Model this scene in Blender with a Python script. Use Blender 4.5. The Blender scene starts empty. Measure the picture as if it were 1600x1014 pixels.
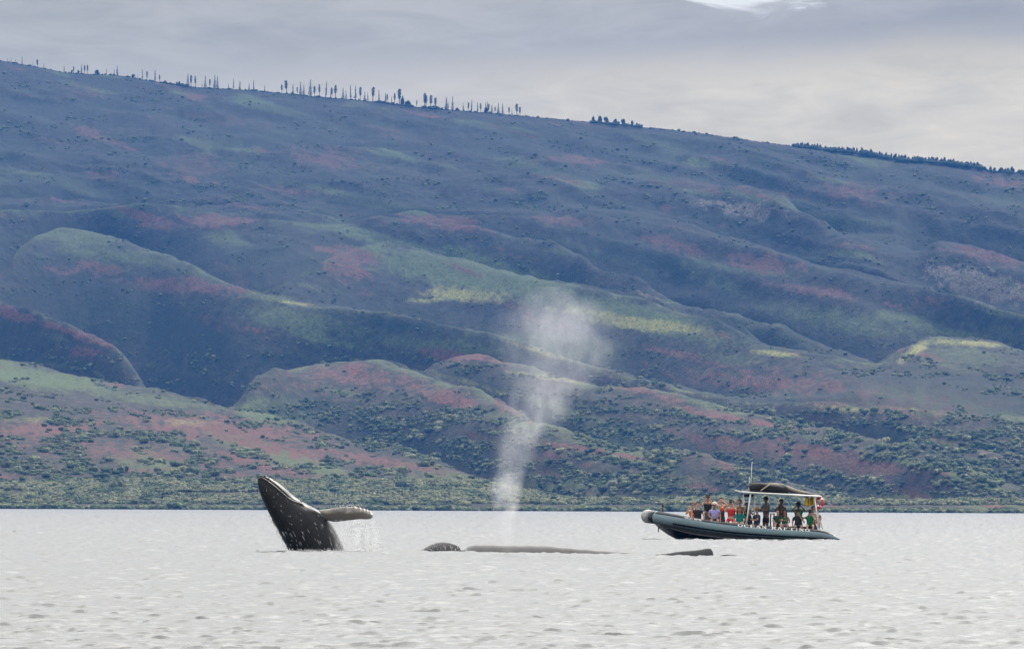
import bpy, bmesh, math, random
import numpy as np
from mathutils import Vector, Matrix, Euler

sc = bpy.context.scene
COL = sc.collection
rad = math.radians

# ------------------------------------------------------------------ camera
F_PX = 13333.0            # focal length in photo pixels (300 mm on a 36 mm sensor, 1600 px)
EYE = 1.4                 # eye height above the sea, metres
PITCH = math.atan(286.5 / F_PX)
ROLL = rad(0.25)
cam_d = bpy.data.cameras.new('camera')
cam_d.lens = 300.0
cam_d.sensor_width = 36.0
cam_d.clip_start = 1.0
cam_d.clip_end = 60000.0
cam = bpy.data.objects.new('camera', cam_d)
COL.objects.link(cam)
CAM_R = Matrix.Rotation(math.pi / 2 + PITCH, 3, 'X') @ Matrix.Rotation(ROLL, 3, 'Z')
cam.matrix_world = Matrix.Translation((0, 0, EYE)) @ CAM_R.to_4x4()
sc.camera = cam

# ------------------------------------------------------------------ sun, sky, exposure
SUN_EL, SUN_AZ = rad(44), rad(30)     # behind the hills, to the right
sun_d = bpy.data.lights.new('sun', 'SUN')
sun_d.energy = 4.0
sun_d.angle = rad(5.0)
sun_d.color = (1.0, 0.95, 0.86)
sun = bpy.data.objects.new('sun', sun_d)
COL.objects.link(sun)
sdir = Vector((math.sin(SUN_AZ) * math.cos(SUN_EL), math.cos(SUN_AZ) * math.cos(SUN_EL), math.sin(SUN_EL)))
sun.rotation_euler = sdir.to_track_quat('Z', 'Y').to_euler()
sun.location = (0, 0, 900)

sc.view_settings.view_transform = 'Standard'
sc.view_settings.look = 'None'
sc.view_settings.gamma = 1.0
sc.view_settings.use_curve_mapping = False
sc.view_settings.exposure = 0.0
sc.render.engine = 'CYCLES'
sc.cycles.use_denoising = True
sc.cycles.max_bounces = 6
sc.cycles.volume_bounces = 2
sc.cycles.transparent_max_bounces = 16
sc.cycles.volume_step_rate = 1.0
sc.cycles.volume_max_steps = 256

world = bpy.data.worlds.new('World')
sc.world = world
world.use_nodes = True


class NT:
    """small helper for node trees"""
    def __init__(self, tree):
        self.t = tree
        tree.nodes.clear()

    def n(self, kind, **kw):
        nd = self.t.nodes.new(kind)
        for k, v in kw.items():
            if k.startswith('i_'):
                key = k[2:].replace('_', ' ')
                nd.inputs[key].default_value = v
            else:
                setattr(nd, k, v)
        return nd

    def l(self, a, b):
        self.t.links.new(a, b)

    def math(self, op, a, b=None, clamp=False):
        m = self.t.nodes.new('ShaderNodeMath')
        m.operation = op
        m.use_clamp = clamp
        for i, v in enumerate((a, b)):
            if v is None:
                continue
            if isinstance(v, (int, float)):
                m.inputs[i].default_value = v
            else:
                self.l(v, m.inputs[i])
        return m.outputs[0]

    def mix(self, f, a, b, blend='MIX'):
        m = self.t.nodes.new('ShaderNodeMix')
        m.data_type = 'RGBA'
        m.blend_type = blend
        for s, v in ((m.inputs[0], f), (m.inputs[6], a), (m.inputs[7], b)):
            if isinstance(v, (int, float)):
                s.default_value = v
            elif isinstance(v, tuple):
                s.default_value = (*v, 1.0) if len(v) == 3 else v
            else:
                self.l(v, s)
        return m.outputs[2]

    def ramp(self, fac, stops):
        r = self.t.nodes.new('ShaderNodeValToRGB')
        e = r.color_ramp.elements
        while len(e) < len(stops):
            e.new(0.5)
        for el, (p, c) in zip(e, stops):
            el.position = p
            el.color = (*c, 1) if isinstance(c, tuple) else (c, c, c, 1)
        self.l(fac, r.inputs[0])
        return r.outputs[0]

    def smooth(self, v, lo, hi):
        m = self.t.nodes.new('ShaderNodeMapRange')
        m.interpolation_type = 'SMOOTHSTEP'
        m.clamp = True
        m.inputs['From Min'].default_value = lo
        m.inputs['From Max'].default_value = hi
        self.l(v, m.inputs['Value'])
        return m.outputs[0]

    def noise(self, vec, scale, detail=4, rough=0.55, dist=0.0):
        nd = self.t.nodes.new('ShaderNodeTexNoise')
        nd.inputs['Scale'].default_value = scale
        nd.inputs['Detail'].default_value = detail
        nd.inputs['Roughness'].default_value = rough
        nd.inputs['Distortion'].default_value = dist
        if vec is not None:
            self.l(vec, nd.inputs['Vector'])
        return nd.outputs[0]

    def mapping(self, vec, scale=(1, 1, 1), loc=(0, 0, 0), rot=(0, 0, 0)):
        m = self.t.nodes.new('ShaderNodeMapping')
        m.inputs['Scale'].default_value = scale
        m.inputs['Location'].default_value = loc
        m.inputs['Rotation'].default_value = rot
        self.l(vec, m.inputs['Vector'])
        return m.outputs[0]


def build_world():
    g = NT(world.node_tree)
    sky = g.n('ShaderNodeTexSky')
    sky.sky_type = 'NISHITA'
    sky.sun_disc = False
    sky.sun_elevation = SUN_EL
    sky.sun_rotation = SUN_AZ
    bg1 = g.n('ShaderNodeBackground')
    bg1.inputs[1].default_value = 0.12
    g.l(sky.outputs[0], bg1.inputs[0])
    tc = g.n('ShaderNodeTexCoord')
    gen = tc.outputs['Generated']
    sep = g.n('ShaderNodeSeparateXYZ')
    g.l(gen, sep.inputs[0])
    z = sep.outputs[2]
    # far cloud banks: long flat streaks low over the horizon
    n1 = g.noise(g.mapping(gen, (22, 22, 95), (3.3, 0.2, 0.7)), 1.0, 7, 0.6, 0.7)
    n2 = g.noise(g.mapping(gen, (80, 80, 330), (1.3, 4.2, 2.7)), 1.0, 6, 0.62, 0.8)
    n3 = g.noise(g.mapping(gen, (2.5, 2.5, 5)), 1.0, 5, 0.55, 0.3)
    # pale band just above the hills, greyer bank above it, thickening to the left
    x = sep.outputs[0]
    tilt = g.math('ADD', z, g.math('MULTIPLY', x, 0.28))       # band slopes with the hills
    nn = g.math('ADD', g.math('MULTIPLY', g.math('SUBTRACT', n1, 0.5), 0.011), g.math('MULTIPLY', g.math('SUBTRACT', n2, 0.5), 0.006))
    bank = g.smooth(g.math('ADD', g.math('ADD', z, g.math('MULTIPLY', x, -0.03)), nn), 0.0488, 0.0552)
    low = g.mix(g.smooth(x, -0.06, 0.05), (0.53, 0.475, 0.375), (0.78, 0.665, 0.44))
    greyb = g.mix(g.smooth(x, -0.05, 0.06), (0.455, 0.415, 0.335), (0.40, 0.365, 0.31))
    c = g.mix(bank, low, greyb)
    lum = g.ramp(g.math('ADD', g.math('MULTIPLY', n1, 0.55), g.math('MULTIPLY', n2, 0.45)), [(0.36, 0.80), (0.5, 1.0), (0.64, 1.2)])
    c = g.mix(1.0, c, lum, 'MULTIPLY')
    # broken gap letting bright cloud through at the top of the bank
    dx = g.math('DIVIDE', g.math('SUBTRACT', x, 0.0262), 0.0080)
    dz = g.math('DIVIDE', g.math('SUBTRACT', z, 0.0601), 0.0024)
    rr = g.math('SQRT', g.math('ADD', g.math('MULTIPLY', dx, dx), g.math('MULTIPLY', dz, dz)))
    rr = g.math('ADD', rr, g.math('MULTIPLY', g.math('SUBTRACT', n2, 0.5), 3.2))
    yfront = g.math('GREATER_THAN', sep.outputs[1], 0.0)
    gap = g.math('MULTIPLY', g.math('SUBTRACT', 1.0, g.smooth(rr, 0.35, 1.2)), yfront)
    c = g.mix(gap, c, (0.95, 0.93, 0.86))
    # higher up: the brighter, thinner overcast of the open sky
    high = g.ramp(n3, [(0.25, (0.95, 0.95, 0.97)), (0.5, (1.42, 1.39, 1.34)), (0.75, (2.0, 1.92, 1.78))])
    c = g.mix(g.smooth(z, 0.06, 0.20), c, high)
    # veiled sun: the overcast brightens broadly towards it
    dot = g.n('ShaderNodeVectorMath')
    dot.operation = 'DOT_PRODUCT'
    g.l(gen, dot.inputs[0])
    dot.inputs[1].default_value = tuple(sdir)
    glow = g.math('POWER', g.math('MAXIMUM', dot.outputs['Value'], 0.0), 5.0)
    gl = g.math('ADD', g.math('MULTIPLY', g.math('MULTIPLY', glow, g.smooth(z, 0.06, 0.35)), 3.2), 1.0)
    cg = g.n('ShaderNodeCombineColor')
    for k_ in range(3):
        g.l(gl, cg.inputs[k_])
    c = g.mix(1.0, c, cg.outputs[0], 'MULTIPLY')
    bg2 = g.n('ShaderNodeBackground')
    g.l(c, bg2.inputs[0])
    bg2.inputs[1].default_value = 1.0
    mx = g.n('ShaderNodeMixShader')
    mx.inputs[0].default_value = 0.9
    g.l(bg1.outputs[0], mx.inputs[1])
    g.l(bg2.outputs[0], mx.inputs[2])
    out = g.n('ShaderNodeOutputWorld')
    g.l(mx.outputs[0], out.inputs[0])


build_world()


# ------------------------------------------------------------------ helpers
def ray(px, py):
    d = CAM_R @ Vector(((px - 800) / F_PX, (507 - py) / F_PX, -1))
    return d


def at(px, py, dist):
    """world point seen at photo pixel (px, py), `dist` metres out (along +Y)"""
    d = ray(px, py)
    return Vector((0, 0, EYE)) + d * (dist / d.y)


def sea_at(px, py):
    d = ray(px, py)
    return Vector((0, 0, EYE)) + d * (-EYE / d.z)


def tag(o, label=None, cat=None, group=None, kind=None):
    if label:
        o['label'] = label
    if cat:
        o['category'] = cat
    if group:
        o['group'] = group
    if kind:
        o['kind'] = kind
    return o


def empty(name, loc, rz=0.0):
    o = bpy.data.objects.new(name, None)
    o.empty_display_size = 0.2
    COL.objects.link(o)
    o.location = loc
    o.rotation_euler = (0, 0, rz)
    return o


def mesh_obj(name, verts, faces, mat, parent=None, smooth=True, loc=None):
    me = bpy.data.meshes.new(name)
    me.from_pydata([tuple(v) for v in verts], [], faces)
    bm = bmesh.new()
    bm.from_mesh(me)
    bmesh.ops.recalc_face_normals(bm, faces=bm.faces)
    bm.to_mesh(me)
    bm.free()
    if smooth:
        me.polygons.foreach_set('use_smooth', [True] * len(me.polygons))
    me.update()
    o = bpy.data.objects.new(name, me)
    if mat:
        me.materials.append(mat)
    COL.objects.link(o)
    if parent:
        o.parent = parent
    if loc is not None:
        o.location = loc
    return o


def mat_simple(name, color, rough=0.7, metal=0.0, var=0.12, scale=6.0, bump=0.0, bscale=20.0, ior=1.45):
    m = bpy.data.materials.new(name)
    m.use_nodes = True
    g = NT(m.node_tree)
    p = g.n('ShaderNodeBsdfPrincipled')
    p.inputs['Roughness'].default_value = rough
    p.inputs['Metallic'].default_value = metal
    p.inputs['IOR'].default_value = ior
    tc = g.n('ShaderNodeTexCoord').outputs['Object']
    n = g.noise(tc, scale, 4, 0.6)
    lo = tuple(max(0, c * (1 - var)) for c in color)
    hi = tuple(min(1, c * (1 + var)) for c in color)
    g.l(g.ramp(n, [(0.35, lo), (0.65, hi)]), p.inputs['Base Color'])
    if bump:
        b = g.n('ShaderNodeBump')
        b.inputs['Strength'].default_value = bump
        b.inputs['Distance'].default_value = 0.01
        g.l(g.noise(tc, bscale, 4, 0.6), b.inputs['Height'])
        g.l(b.outputs[0], p.inputs['Normal'])
    out = g.n('ShaderNodeOutputMaterial')
    g.l(p.outputs[0], out.inputs[0])
    return m


# vectorised gradient noise ------------------------------------------------
_prng = np.random.RandomState(11)
_perm = _prng.permutation(1024)
_perm = np.concatenate([_perm, _perm, _perm])
_grad = _prng.uniform(0, 2 * np.pi, 1024)
_gx, _gy = np.cos(_grad), np.sin(_grad)


def pnoise(x, y):
    xi, yi = np.floor(x).astype(np.int64), np.floor(y).astype(np.int64)
    xf, yf = x - xi, y - yi
    u, v = xf * xf * xf * (xf * (xf * 6 - 15) + 10), yf * yf * yf * (yf * (yf * 6 - 15) + 10)

    def gr(ix, iy, fx, fy):
        h = _perm[_perm[ix & 1023] + (iy & 1023)]
        return _gx[h] * fx + _gy[h] * fy
    a = gr(xi, yi, xf, yf)
    b = gr(xi + 1, yi, xf - 1, yf)
    c = gr(xi, yi + 1, xf, yf - 1)
    d = gr(xi + 1, yi + 1, xf - 1, yf - 1)
    return ((a * (1 - u) + b * u) * (1 - v) + (c * (1 - u) + d * u) * v) * 1.5


def fbm(x, y, oct=5, gain=0.5):
    s, a = 0.0, 1.0
    for i in range(oct):
        s = s + a * pnoise(x * 2 ** i + 17.3 * i, y * 2 ** i + 9.1 * i)
        a *= gain
    return s


def ridged(x, y, oct=4, gain=0.5):
    s, a = 0.0, 1.0
    for i in range(oct):
        s = s + a * (1 - 2 * np.abs(pnoise(x * 2 ** i + 31.7 * i, y * 2 ** i + 5.1 * i)))
        a *= gain
    return s


def grid_faces(nr, nc):
    i = np.arange(nr - 1)[:, None] * nc + np.arange(nc - 1)[None, :]
    return np.stack([i, i + 1, i + nc + 1, i + nc], -1).reshape(-1, 4)


def np_mesh(name, co, faces, mat, smooth=True):
    me = bpy.data.meshes.new(name)
    me.vertices.add(len(co))
    me.vertices.foreach_set('co', np.ascontiguousarray(co, dtype=np.float32).ravel())
    nf = len(faces)
    me.loops.add(nf * 4)
    me.loops.foreach_set('vertex_index', np.ascontiguousarray(faces, dtype=np.int32).ravel())
    me.polygons.add(nf)
    me.polygons.foreach_set('loop_start', np.arange(nf, dtype=np.int32) * 4)
    me.polygons.foreach_set('loop_total', np.full(nf, 4, dtype=np.int32))
    me.polygons.foreach_set('use_smooth', np.ones(nf, dtype=bool))
    me.update()
    me.validate()
    o = bpy.data.objects.new(name, me)
    me.materials.append(mat)
    COL.objects.link(o)
    return o


# ------------------------------------------------------------------ the sea
def sea_material():
    m = bpy.data.materials.new('sea_water')
    m.use_nodes = True
    g = NT(m.node_tree)
    p = g.n('ShaderNodeBsdfPrincipled')
    p.inputs['Base Color'].default_value = (0.016, 0.021, 0.022, 1)
    p.inputs['Roughness'].default_value = 0.25
    p.inputs['IOR'].default_value = 1.34
    geo = g.n('ShaderNodeNewGeometry').outputs['Position']
    n1 = g.noise(g.mapping(geo, (1.0, 0.8, 1)), 2.2, 5, 0.6, 0.3)
    n2 = g.noise(g.mapping(geo, (1.0, 0.7, 1), (9, 3, 0)), 9.0, 3, 0.6)
    h = g.math('ADD', g.math('MULTIPLY', n1, 1.0), g.math('MULTIPLY', n2, 0.25))
    b = g.n('ShaderNodeBump')
    b.inputs['Strength'].default_value = 0.7
    b.inputs['Distance'].default_value = 0.04
    g.l(h, b.inputs['Height'])
    g.l(b.outputs[0], p.inputs['Normal'])
    out = g.n('ShaderNodeOutputMaterial')
    g.l(p.outputs[0], out.inputs[0])
    return m


def wave_tile(L, N, seed, lam_peak, rms, wind=0.0):
    rs = np.random.RandomState(seed)
    k1 = np.fft.fftfreq(N, L / N) * 2 * np.pi
    kx, ky = np.meshgrid(k1, k1, indexing='xy')
    k = np.sqrt(kx ** 2 + ky ** 2)
    k[0, 0] = 1e-6
    kp = 2 * np.pi / lam_peak
    th = np.arctan2(ky, kx) - wind
    S = k ** -3.6 * np.exp(-1.1 * (kp / k) ** 2) * (0.05 + np.cos(th) ** 6)
    S *= np.exp(-(k / (2 * np.pi / 0.16)) ** 2)
    S[0, 0] = 0
    amp = np.sqrt(S) * (rs.normal(size=S.shape) + 1j * rs.normal(size=S.shape))
    h = np.real(np.fft.ifft2(amp))
    h *= rms / h.std()
    s = h / rms
    return h + rms * 0.16 * (s * s - 1)      # sharper crests


def tile_sample(T, L, x, y):
    N = T.shape[0]
    fx, fy = (x / L * N) % N, (y / L * N) % N
    ix, iy = np.floor(fx).astype(int), np.floor(fy).astype(int)
    ax, ay = fx - ix, fy - iy
    ix %= N
    iy %= N
    jx, jy = (ix + 1) % N, (iy + 1) % N
    return (T[iy, ix] * (1 - ax) + T[iy, jx] * ax) * (1 - ay) + (T[jy, ix] * (1 - ax) + T[jy, jx] * ax) * ay


T1 = wave_tile(40.0, 1024, 3, 1.1, 0.0085, rad(82))
T2 = wave_tile(17.0, 768, 8, 0.42, 0.0068, rad(90))


def wave_height(x, y):
    c, s = math.cos(0.22), math.sin(0.22)
    patch = 0.85 + 1.5 * np.clip(fbm(x / 0.7, y / 1.2, 3) + 0.02, 0, 1.2)
    return tile_sample(T1, 40.0, x, y) * (0.8 + 0.3 * patch) + tile_sample(T2, 17.0, (x * c - y * s) * 1.05, (x * s + y * c) * 1.3) * patch


def wavelets(x, y):
    """scattered small steep wavelets, one at most in each patch of water"""
    h = np.zeros_like(x)
    rs = np.random.RandomState(77)
    for cw, ch, prob, smax in ((1.5, 2.4, 0.42, 1.0), (0.8, 1.5, 0.30, 0.55), (3.1, 6.0, 0.25, 1.5)):
        R = rs.rand(256, 256, 6)
        ix, iy = np.floor(x / cw).astype(np.int64), np.floor(y / ch).astype(np.int64)
        q = R[(ix + 7 * iy) & 255, (iy * 3 + (ix >> 3)) & 255]
        size = (0.35 + 0.65 * q[..., 1] ** 2) * smax
        w = 0.055 + 0.12 * size * (0.5 + q[..., 5])
        cx = (ix + 0.3 + 0.4 * q[..., 2]) * cw
        cy = (iy + 0.25 + 0.2 * q[..., 3]) * ch
        dx = (x - cx) / w
        dy = y - cy - (q[..., 4] - 0.5) * 0.9 * (x - cx)
        prof = np.where(dy < 0, np.exp(-(dy / np.maximum(0.07, 0.0011 * y)) ** 2), np.exp(-(dy / (0.25 + 0.25 * size)) ** 2))
        h += (q[..., 0] < prob) * 0.070 * size * np.exp(-np.abs(dx) ** 2.6) * prof
    return h


def build_sea():
    ys = [4.0]
    while ys[-1] < 78:
        ys.append(ys[-1] + 2.0)
    while ys[-1] < 450:
        ys.append(ys[-1] * 1.00102)
    step = 0.46
    while ys[-1] < 1600:
        step *= 1.005
        ys.append(ys[-1] + step)
    while ys[-1] < 4600:
        step *= 1.15
        ys.append(ys[-1] + step)
    ys = np.array(ys)
    inner = np.linspace(-930, 930, 450)
    outer = np.array([1100, 1400, 2000, 3200, 6000])
    us = np.concatenate([-outer[::-1], inner, outer]) / F_PX
    Y, U = np.meshgrid(ys, us, indexing='ij')
    X = U * (Y + 10)
    Z = wave_height(X, Y)
    Z = Z + wavelets(X, Y)
    Z = np.where(Z > 0, 0.065 * np.tanh(Z / 0.065), Z)      # crests topple before they stand tall
    Z *= 1 + 1.5 * np.clip((Y - 180) / 350, 0, 1)          # livelier water further out
    Z *= 1 + 2.2 * np.clip((Y - 420) / 700, 0, 1)
    Z *= np.clip((Y - 4) / 60, 0, 1) * np.clip((4200 - Y) / 1500, 0, 1)
    o = np_mesh('sea', np.stack([X, Y, Z], -1).reshape(-1, 3), grid_faces(*Y.shape), sea_material())
    tag(o, kind='structure')
    print('sea quads', len(o.data.polygons))
    return o


build_sea()

# ------------------------------------------------------------------ the hills
CRESTS = [  # nearest first: crest lines as seen (photo px), control of the dip behind each
    # shore edge
    dict(pts=[(-150, 793.5), (0, 794.5), (640, 797), (1000, 799), (1600, 801.5), (1750, 802)], y0=3980, dip=0),
    # low coastal terrace
    dict(pts=[(-150, 776), (0, 777), (400, 777), (800, 780), (1200, 782), (1600, 783), (1750, 784)], dip=0.0, p=1.6),
    # near left hill
    dict(pts=[(-150, 548), (0, 562), (53, 571), (118, 589), (178, 602), (251, 614), (296, 630), (394, 645), (450, 658), (493, 675), (560, 694), (623, 704), (697, 729), (732, 748), (800, 768), (900, 790), (1750, 800)], dip=26, p=1.7),
    # middle dome and the red footed spur
    dict(m=[(-200, 1), (380, 1), (480, 0.25), (600, 0.2), (720, 0.9), (1700, 1)], pts=[(-150, 620), (200, 640), (330, 655), (370, 640), (395, 605), (430, 580), (500, 570), (600, 569), (658, 588), (746, 615), (796, 637), (845, 672), (894, 694), (993, 709), (1080, 722), (1180, 745), (1260, 772), (1350, 800), (1750, 850)], dip=26, p=2.2),
    # second dome, long spur to the lower right
    dict(m=[(-200, 1), (640, 1), (700, 0.5), (800, 0.35), (900, 0.6), (1050, 1)], pts=[(-150, 640), (500, 640), (640, 605), (682, 576), (717, 566), (756, 566), (815, 581), (870, 596), (944, 608), (1000, 616), (1108, 637), (1200, 651), (1253, 665), (1318, 680), (1389, 698), (1466, 722), (1499, 737), (1580, 765), (1750, 800)], dip=24, p=2.2),
    # left spur end
    dict(pts=[(-150, 440), (0, 475), (40, 490), (100, 508), (150, 530), (185, 551), (212, 585), (235, 625), (400, 660), (1300, 690), (1430, 700), (1500, 712), (1600, 730), (1750, 745)], dip=24, p=2.2),
    # red earth spur, long
    dict(m=[(-200,0.2),(40,0.6),(100,1),(400,0.8),(500,0.45),(620,0.7),(850,1),(1350,0)], pts=[(-150, 470), (0, 440), (25, 395), (55, 367), (90, 358), (130, 360), (200, 380), (270, 403), (320, 428), (370, 453), (404, 463), (444, 472), (493, 483), (564, 490), (623, 495), (697, 512), (766, 522), (811, 534), (870, 554), (919, 571), (993, 591), (1060, 608), (1150, 630), (1300, 640), (1450, 650), (1600, 655), (1750, 660)], dip=30, p=2.0),
    # green slope and right dome
    dict(m=[(-200, 0), (470, 0), (700, 1), (1700, 1)], pts=[(-150, 480), (380, 485), (430, 458), (480, 425), (530, 396), (574, 384), (623, 389), (722, 408), (796, 428), (865, 443), (944, 458), (1000, 472), (1060, 490), (1125, 508), (1195, 538), (1250, 548), (1304, 559), (1374, 573), (1402, 554), (1434, 535), (1475, 529), (1515, 532), (1560, 540), (1600, 548), (1750, 590)], dip=30, p=1.35),
    # spur behind the green slope
    dict(m=[(-200,0.15),(350,0.2),(780,1),(1700,1)], pts=[(-150, 300), (0, 330), (100, 335), (200, 322), (290, 325), (400, 347), (500, 352), (589, 347), (648, 352), (776, 372), (865, 386), (909, 408), (934, 433), (993, 448), (1054, 476), (1125, 492), (1179, 507), (1240, 528), (1300, 555), (1400, 590), (1750, 650)], dip=26, p=1.8),
    # right hand spur
    dict(m=[(-200,0.05),(800,0.1),(1300,0.9),(1700,1)], pts=[(-150, 310), (600, 345), (800, 355), (900, 340), (1000, 350), (1100, 372), (1200, 400), (1260, 424), (1325, 437), (1407, 452), (1488, 470), (1600, 502), (1750, 540)], dip=24, p=1.5),
    # pale rocky hump
    dict(m=[(-200,0.1),(1060,0.1),(1130,0.5),(1250,0.6),(1400,0.3),(1450,0.8),(1700,0.9)], pts=[(-150, 255), (0, 265), (200, 275), (400, 290), (600, 300), (800, 300), (900, 292), (1000, 300), (1080, 303), (1130, 310), (1217, 318), (1250, 345), (1300, 375), (1380, 400), (1434, 405), (1467, 386), (1515, 392), (1600, 416), (1750, 450)], dip=24, p=1.8),
    # upper folds
    dict(m=[(-200,0.12),(1700,0.12)], pts=[(-150, 210), (0, 205), (120, 225), (250, 215), (330, 245), (480, 230), (640, 240), (800, 255), (900, 243), (1050, 262), (1150, 248), (1300, 290), (1450, 322), (1600, 345), (1750, 370)], dip=14, p=1.6),
    # skyline
    dict(pts=[(-150, 84), (0, 96), (50, 104), (100, 114), (180, 118), (240, 128), (300, 137), (400, 142), (500, 152), (600, 161), (640, 167), (750, 176), (850, 185), (930, 192), (1000, 199), (1080, 207), (1150, 217), (1250, 231), (1350, 241), (1400, 250), (1450, 253), (1530, 263), (1548, 269), (1600, 271), (1750, 290)], dip=12, p=2.0),
]


def lerp_curve(pts, x):
    xs = [p[0] for p in pts]
    ys = [p[1] for p in pts]
    return np.interp(x, xs, ys)


R3 = np.array(CAM_R)


def rows_to_z(px, py, Y):
    """height of the points at distance Y that project to (px, py); and their X"""
    cx, cy = (px - 800) / F_PX, (507 - py) / F_PX
    dx = R3[0, 0] * cx + R3[0, 1] * cy - R3[0, 2]
    dy = R3[1, 0] * cx + R3[1, 1] * cy - R3[1, 2]
    dz = R3[2, 0] * cx + R3[2, 1] * cy - R3[2, 2]
    return dx / dy * Y, EYE + dz / dy * Y


def project(X, Y, Z):
    P = np.stack([X, Y, Z - EYE], -1) @ R3        # camera space
    return 800 - P[..., 0] / P[..., 2] * F_PX, 507 + P[..., 1] / P[..., 2] * F_PX


NU = 760
U_PX = np.linspace(-130, 1730, NU)
crest_rows, crest_Y = [], []
for i, c in enumerate(CRESTS):
    r = lerp_curve(c['pts'], U_PX)
    # round the polyline corners
    kern = np.hanning(11)
    kern /= kern.sum()
    rp = np.pad(r, 5, mode='edge')
    if 1 < i < len(CRESTS) - 1:
        r = np.convolve(rp, kern, mode='valid')
    wob = 0.8 * fbm(U_PX / 45.0 + 7 * i, np.full_like(U_PX, 3.3 * i), 4) * (1 if i > 1 else 0.3)
    r = r - wob * (0.5 if i == len(CRESTS) - 1 else 1.0)
    Yc = 3980 + 4600 * (np.clip(797 - r, 0, 720) / 700) ** 0.85
    kk = np.hanning(61)
    kk /= kk.sum()
    Yc = np.convolve(np.pad(Yc, 30, mode='edge'), kk, mode='valid')
    if i == 0:
        Yc = 3980 + 0 * r + 25 * fbm(U_PX / 120, U_PX * 0, 4)
    else:
        Yc = np.maximum(Yc, crest_Y[-1] + (60 if i == 1 else 170))
        if i > 1:
            Yc = np.convolve(np.pad(Yc, 30, mode='edge'), kk, mode='valid')
    crest_rows.append(r)
    crest_Y.append(Yc)


def build_terrain_arrays():
    rowsY, rowsZ, rowsT = [], [], []
    X0, Z0 = rows_to_z(U_PX, crest_rows[0], crest_Y[0])
    prevY, prevZ = crest_Y[0], np.full(NU, -0.2)
    # under the water in front of the shore
    rowsY.append(prevY - 60)
    rowsZ.append(np.full(NU, -3.0))
    rowsT.append(np.zeros(NU))
    rowsY.append(prevY)
    rowsZ.append(prevZ)
    rowsT.append(np.zeros(NU))
    counts = [0, 10, 64, 40, 34, 34, 44, 40, 34, 30, 36, 36, 40]
    for i in range(1, len(CRESTS)):
        c = CRESTS[i]
        n = counts[i]
        _, Zc = rows_to_z(U_PX, crest_rows[i], crest_Y[i])
        dY = crest_Y[i] - prevY
        dip = CRESTS[i - 1]['dip'] * np.clip(dY / 500.0, 0.25, 1.4)
        # depth of valley floor between prev crest and this crest
        wv = 0.50
        base = prevZ + (Zc - prevZ) * wv
        Zv = np.minimum(base, prevZ + 4) - dip
        Zv = np.where(dip <= 0.01, base, Zv)
        Zv = np.maximum(Zv, 1.0)
        if i == 1:
            Zv = base
        p = c.get('p', 2.0)
        s = np.linspace(0, 1, n + 1)[1:]
        for sj in s:
            w = 0.5 * (sj / 0.3) if sj < 0.3 else 0.5 + 0.5 * (sj - 0.3) / 0.7
            if dip.max() <= 0.01 and i > 1:
                w = sj
            Y = prevY + dY * w
            if dip.max() <= 0.01:
                prof = w ** (1.0 / 1.25)
                Z = prevZ + (Zc - prevZ) * prof
            elif w <= wv:
                v = w / wv
                Z = prevZ + (Zv - prevZ) * (v * v * (3 - 2 * v))
            else:
                v = (w - wv) / (1 - wv)
                Z = Zv + (Zc - Zv) * (1 - (1 - v) ** p) * (1 - 0.12 * (1 - v) * v)
            if 'm' in CRESTS[i - 1]:
                mk = lerp_curve(CRESTS[i - 1]['m'], U_PX)
                Z = Z * mk + (prevZ + (Zc - prevZ) * w) * (1 - mk)
            rowsY.append(Y)
            rowsZ.append(Z)
            rowsT.append(np.full(NU, i - 1 + w))
        prevY, prevZ = crest_Y[i], Zc
    for k in range(1, 8):               # the land goes on behind the skyline
        rowsY.append(prevY + 60 * k * k ** 0.5)
        rowsZ.append(prevZ - 3.5 * k * k ** 0.6)
        rowsT.append(np.full(NU, 12 + k))
    return np.array(rowsY), np.array(rowsZ), np.array(rowsT)


TY, TZ, TT = build_terrain_arrays()
TX = (U_PX[None, :] - 800) / F_PX * TY
# relief: gullies running down slope, knolls, rough ground
gx = TX + 0.28 * TY
frac = TT - np.floor(TT)
crestness = np.clip(np.abs(frac - 0.0), 0, 1)
near_crest = 1 - np.clip(np.minimum(frac, 1 - frac) / 0.06, 0, 1)
relief = (3.6 * ridged(gx / 170.0, TY / 900.0, 4) + 3.0 * fbm(TX / 60.0, TY / 150.0, 4) + 0.9 * fbm(TX / 14.0, TY / 28.0, 3))
upl = np.clip(TT / 3.0, 0.12, 1)
relief *= upl * (1 - 0.72 * near_crest)
relief *= 1 - 0.85 * np.clip((TT - 11.55) / 0.4, 0, 1)
across = (TZ + 0.33 * TX * (1 + 0.25 * pnoise(TX / 900.0, TZ / 200.0))) / 46.0
fold = 1 - 2 * np.abs(pnoise(TX / 260.0 + 9, across)) + 0.5 * (1 - 2 * np.abs(pnoise(TX / 120.0 + 3, across * 2.1 + 5)))
relief += 5.0 * fold * np.clip((TT - 7.3) / 2.0, 0, 1) * np.clip((11.9 - TT) / 0.5, 0, 1)
relief[:2] = 0
TZ = TZ + relief * np.clip((TY - 3990) / 200, 0, 1)
TPX, TPY = project(TX, TY, TZ)

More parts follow.
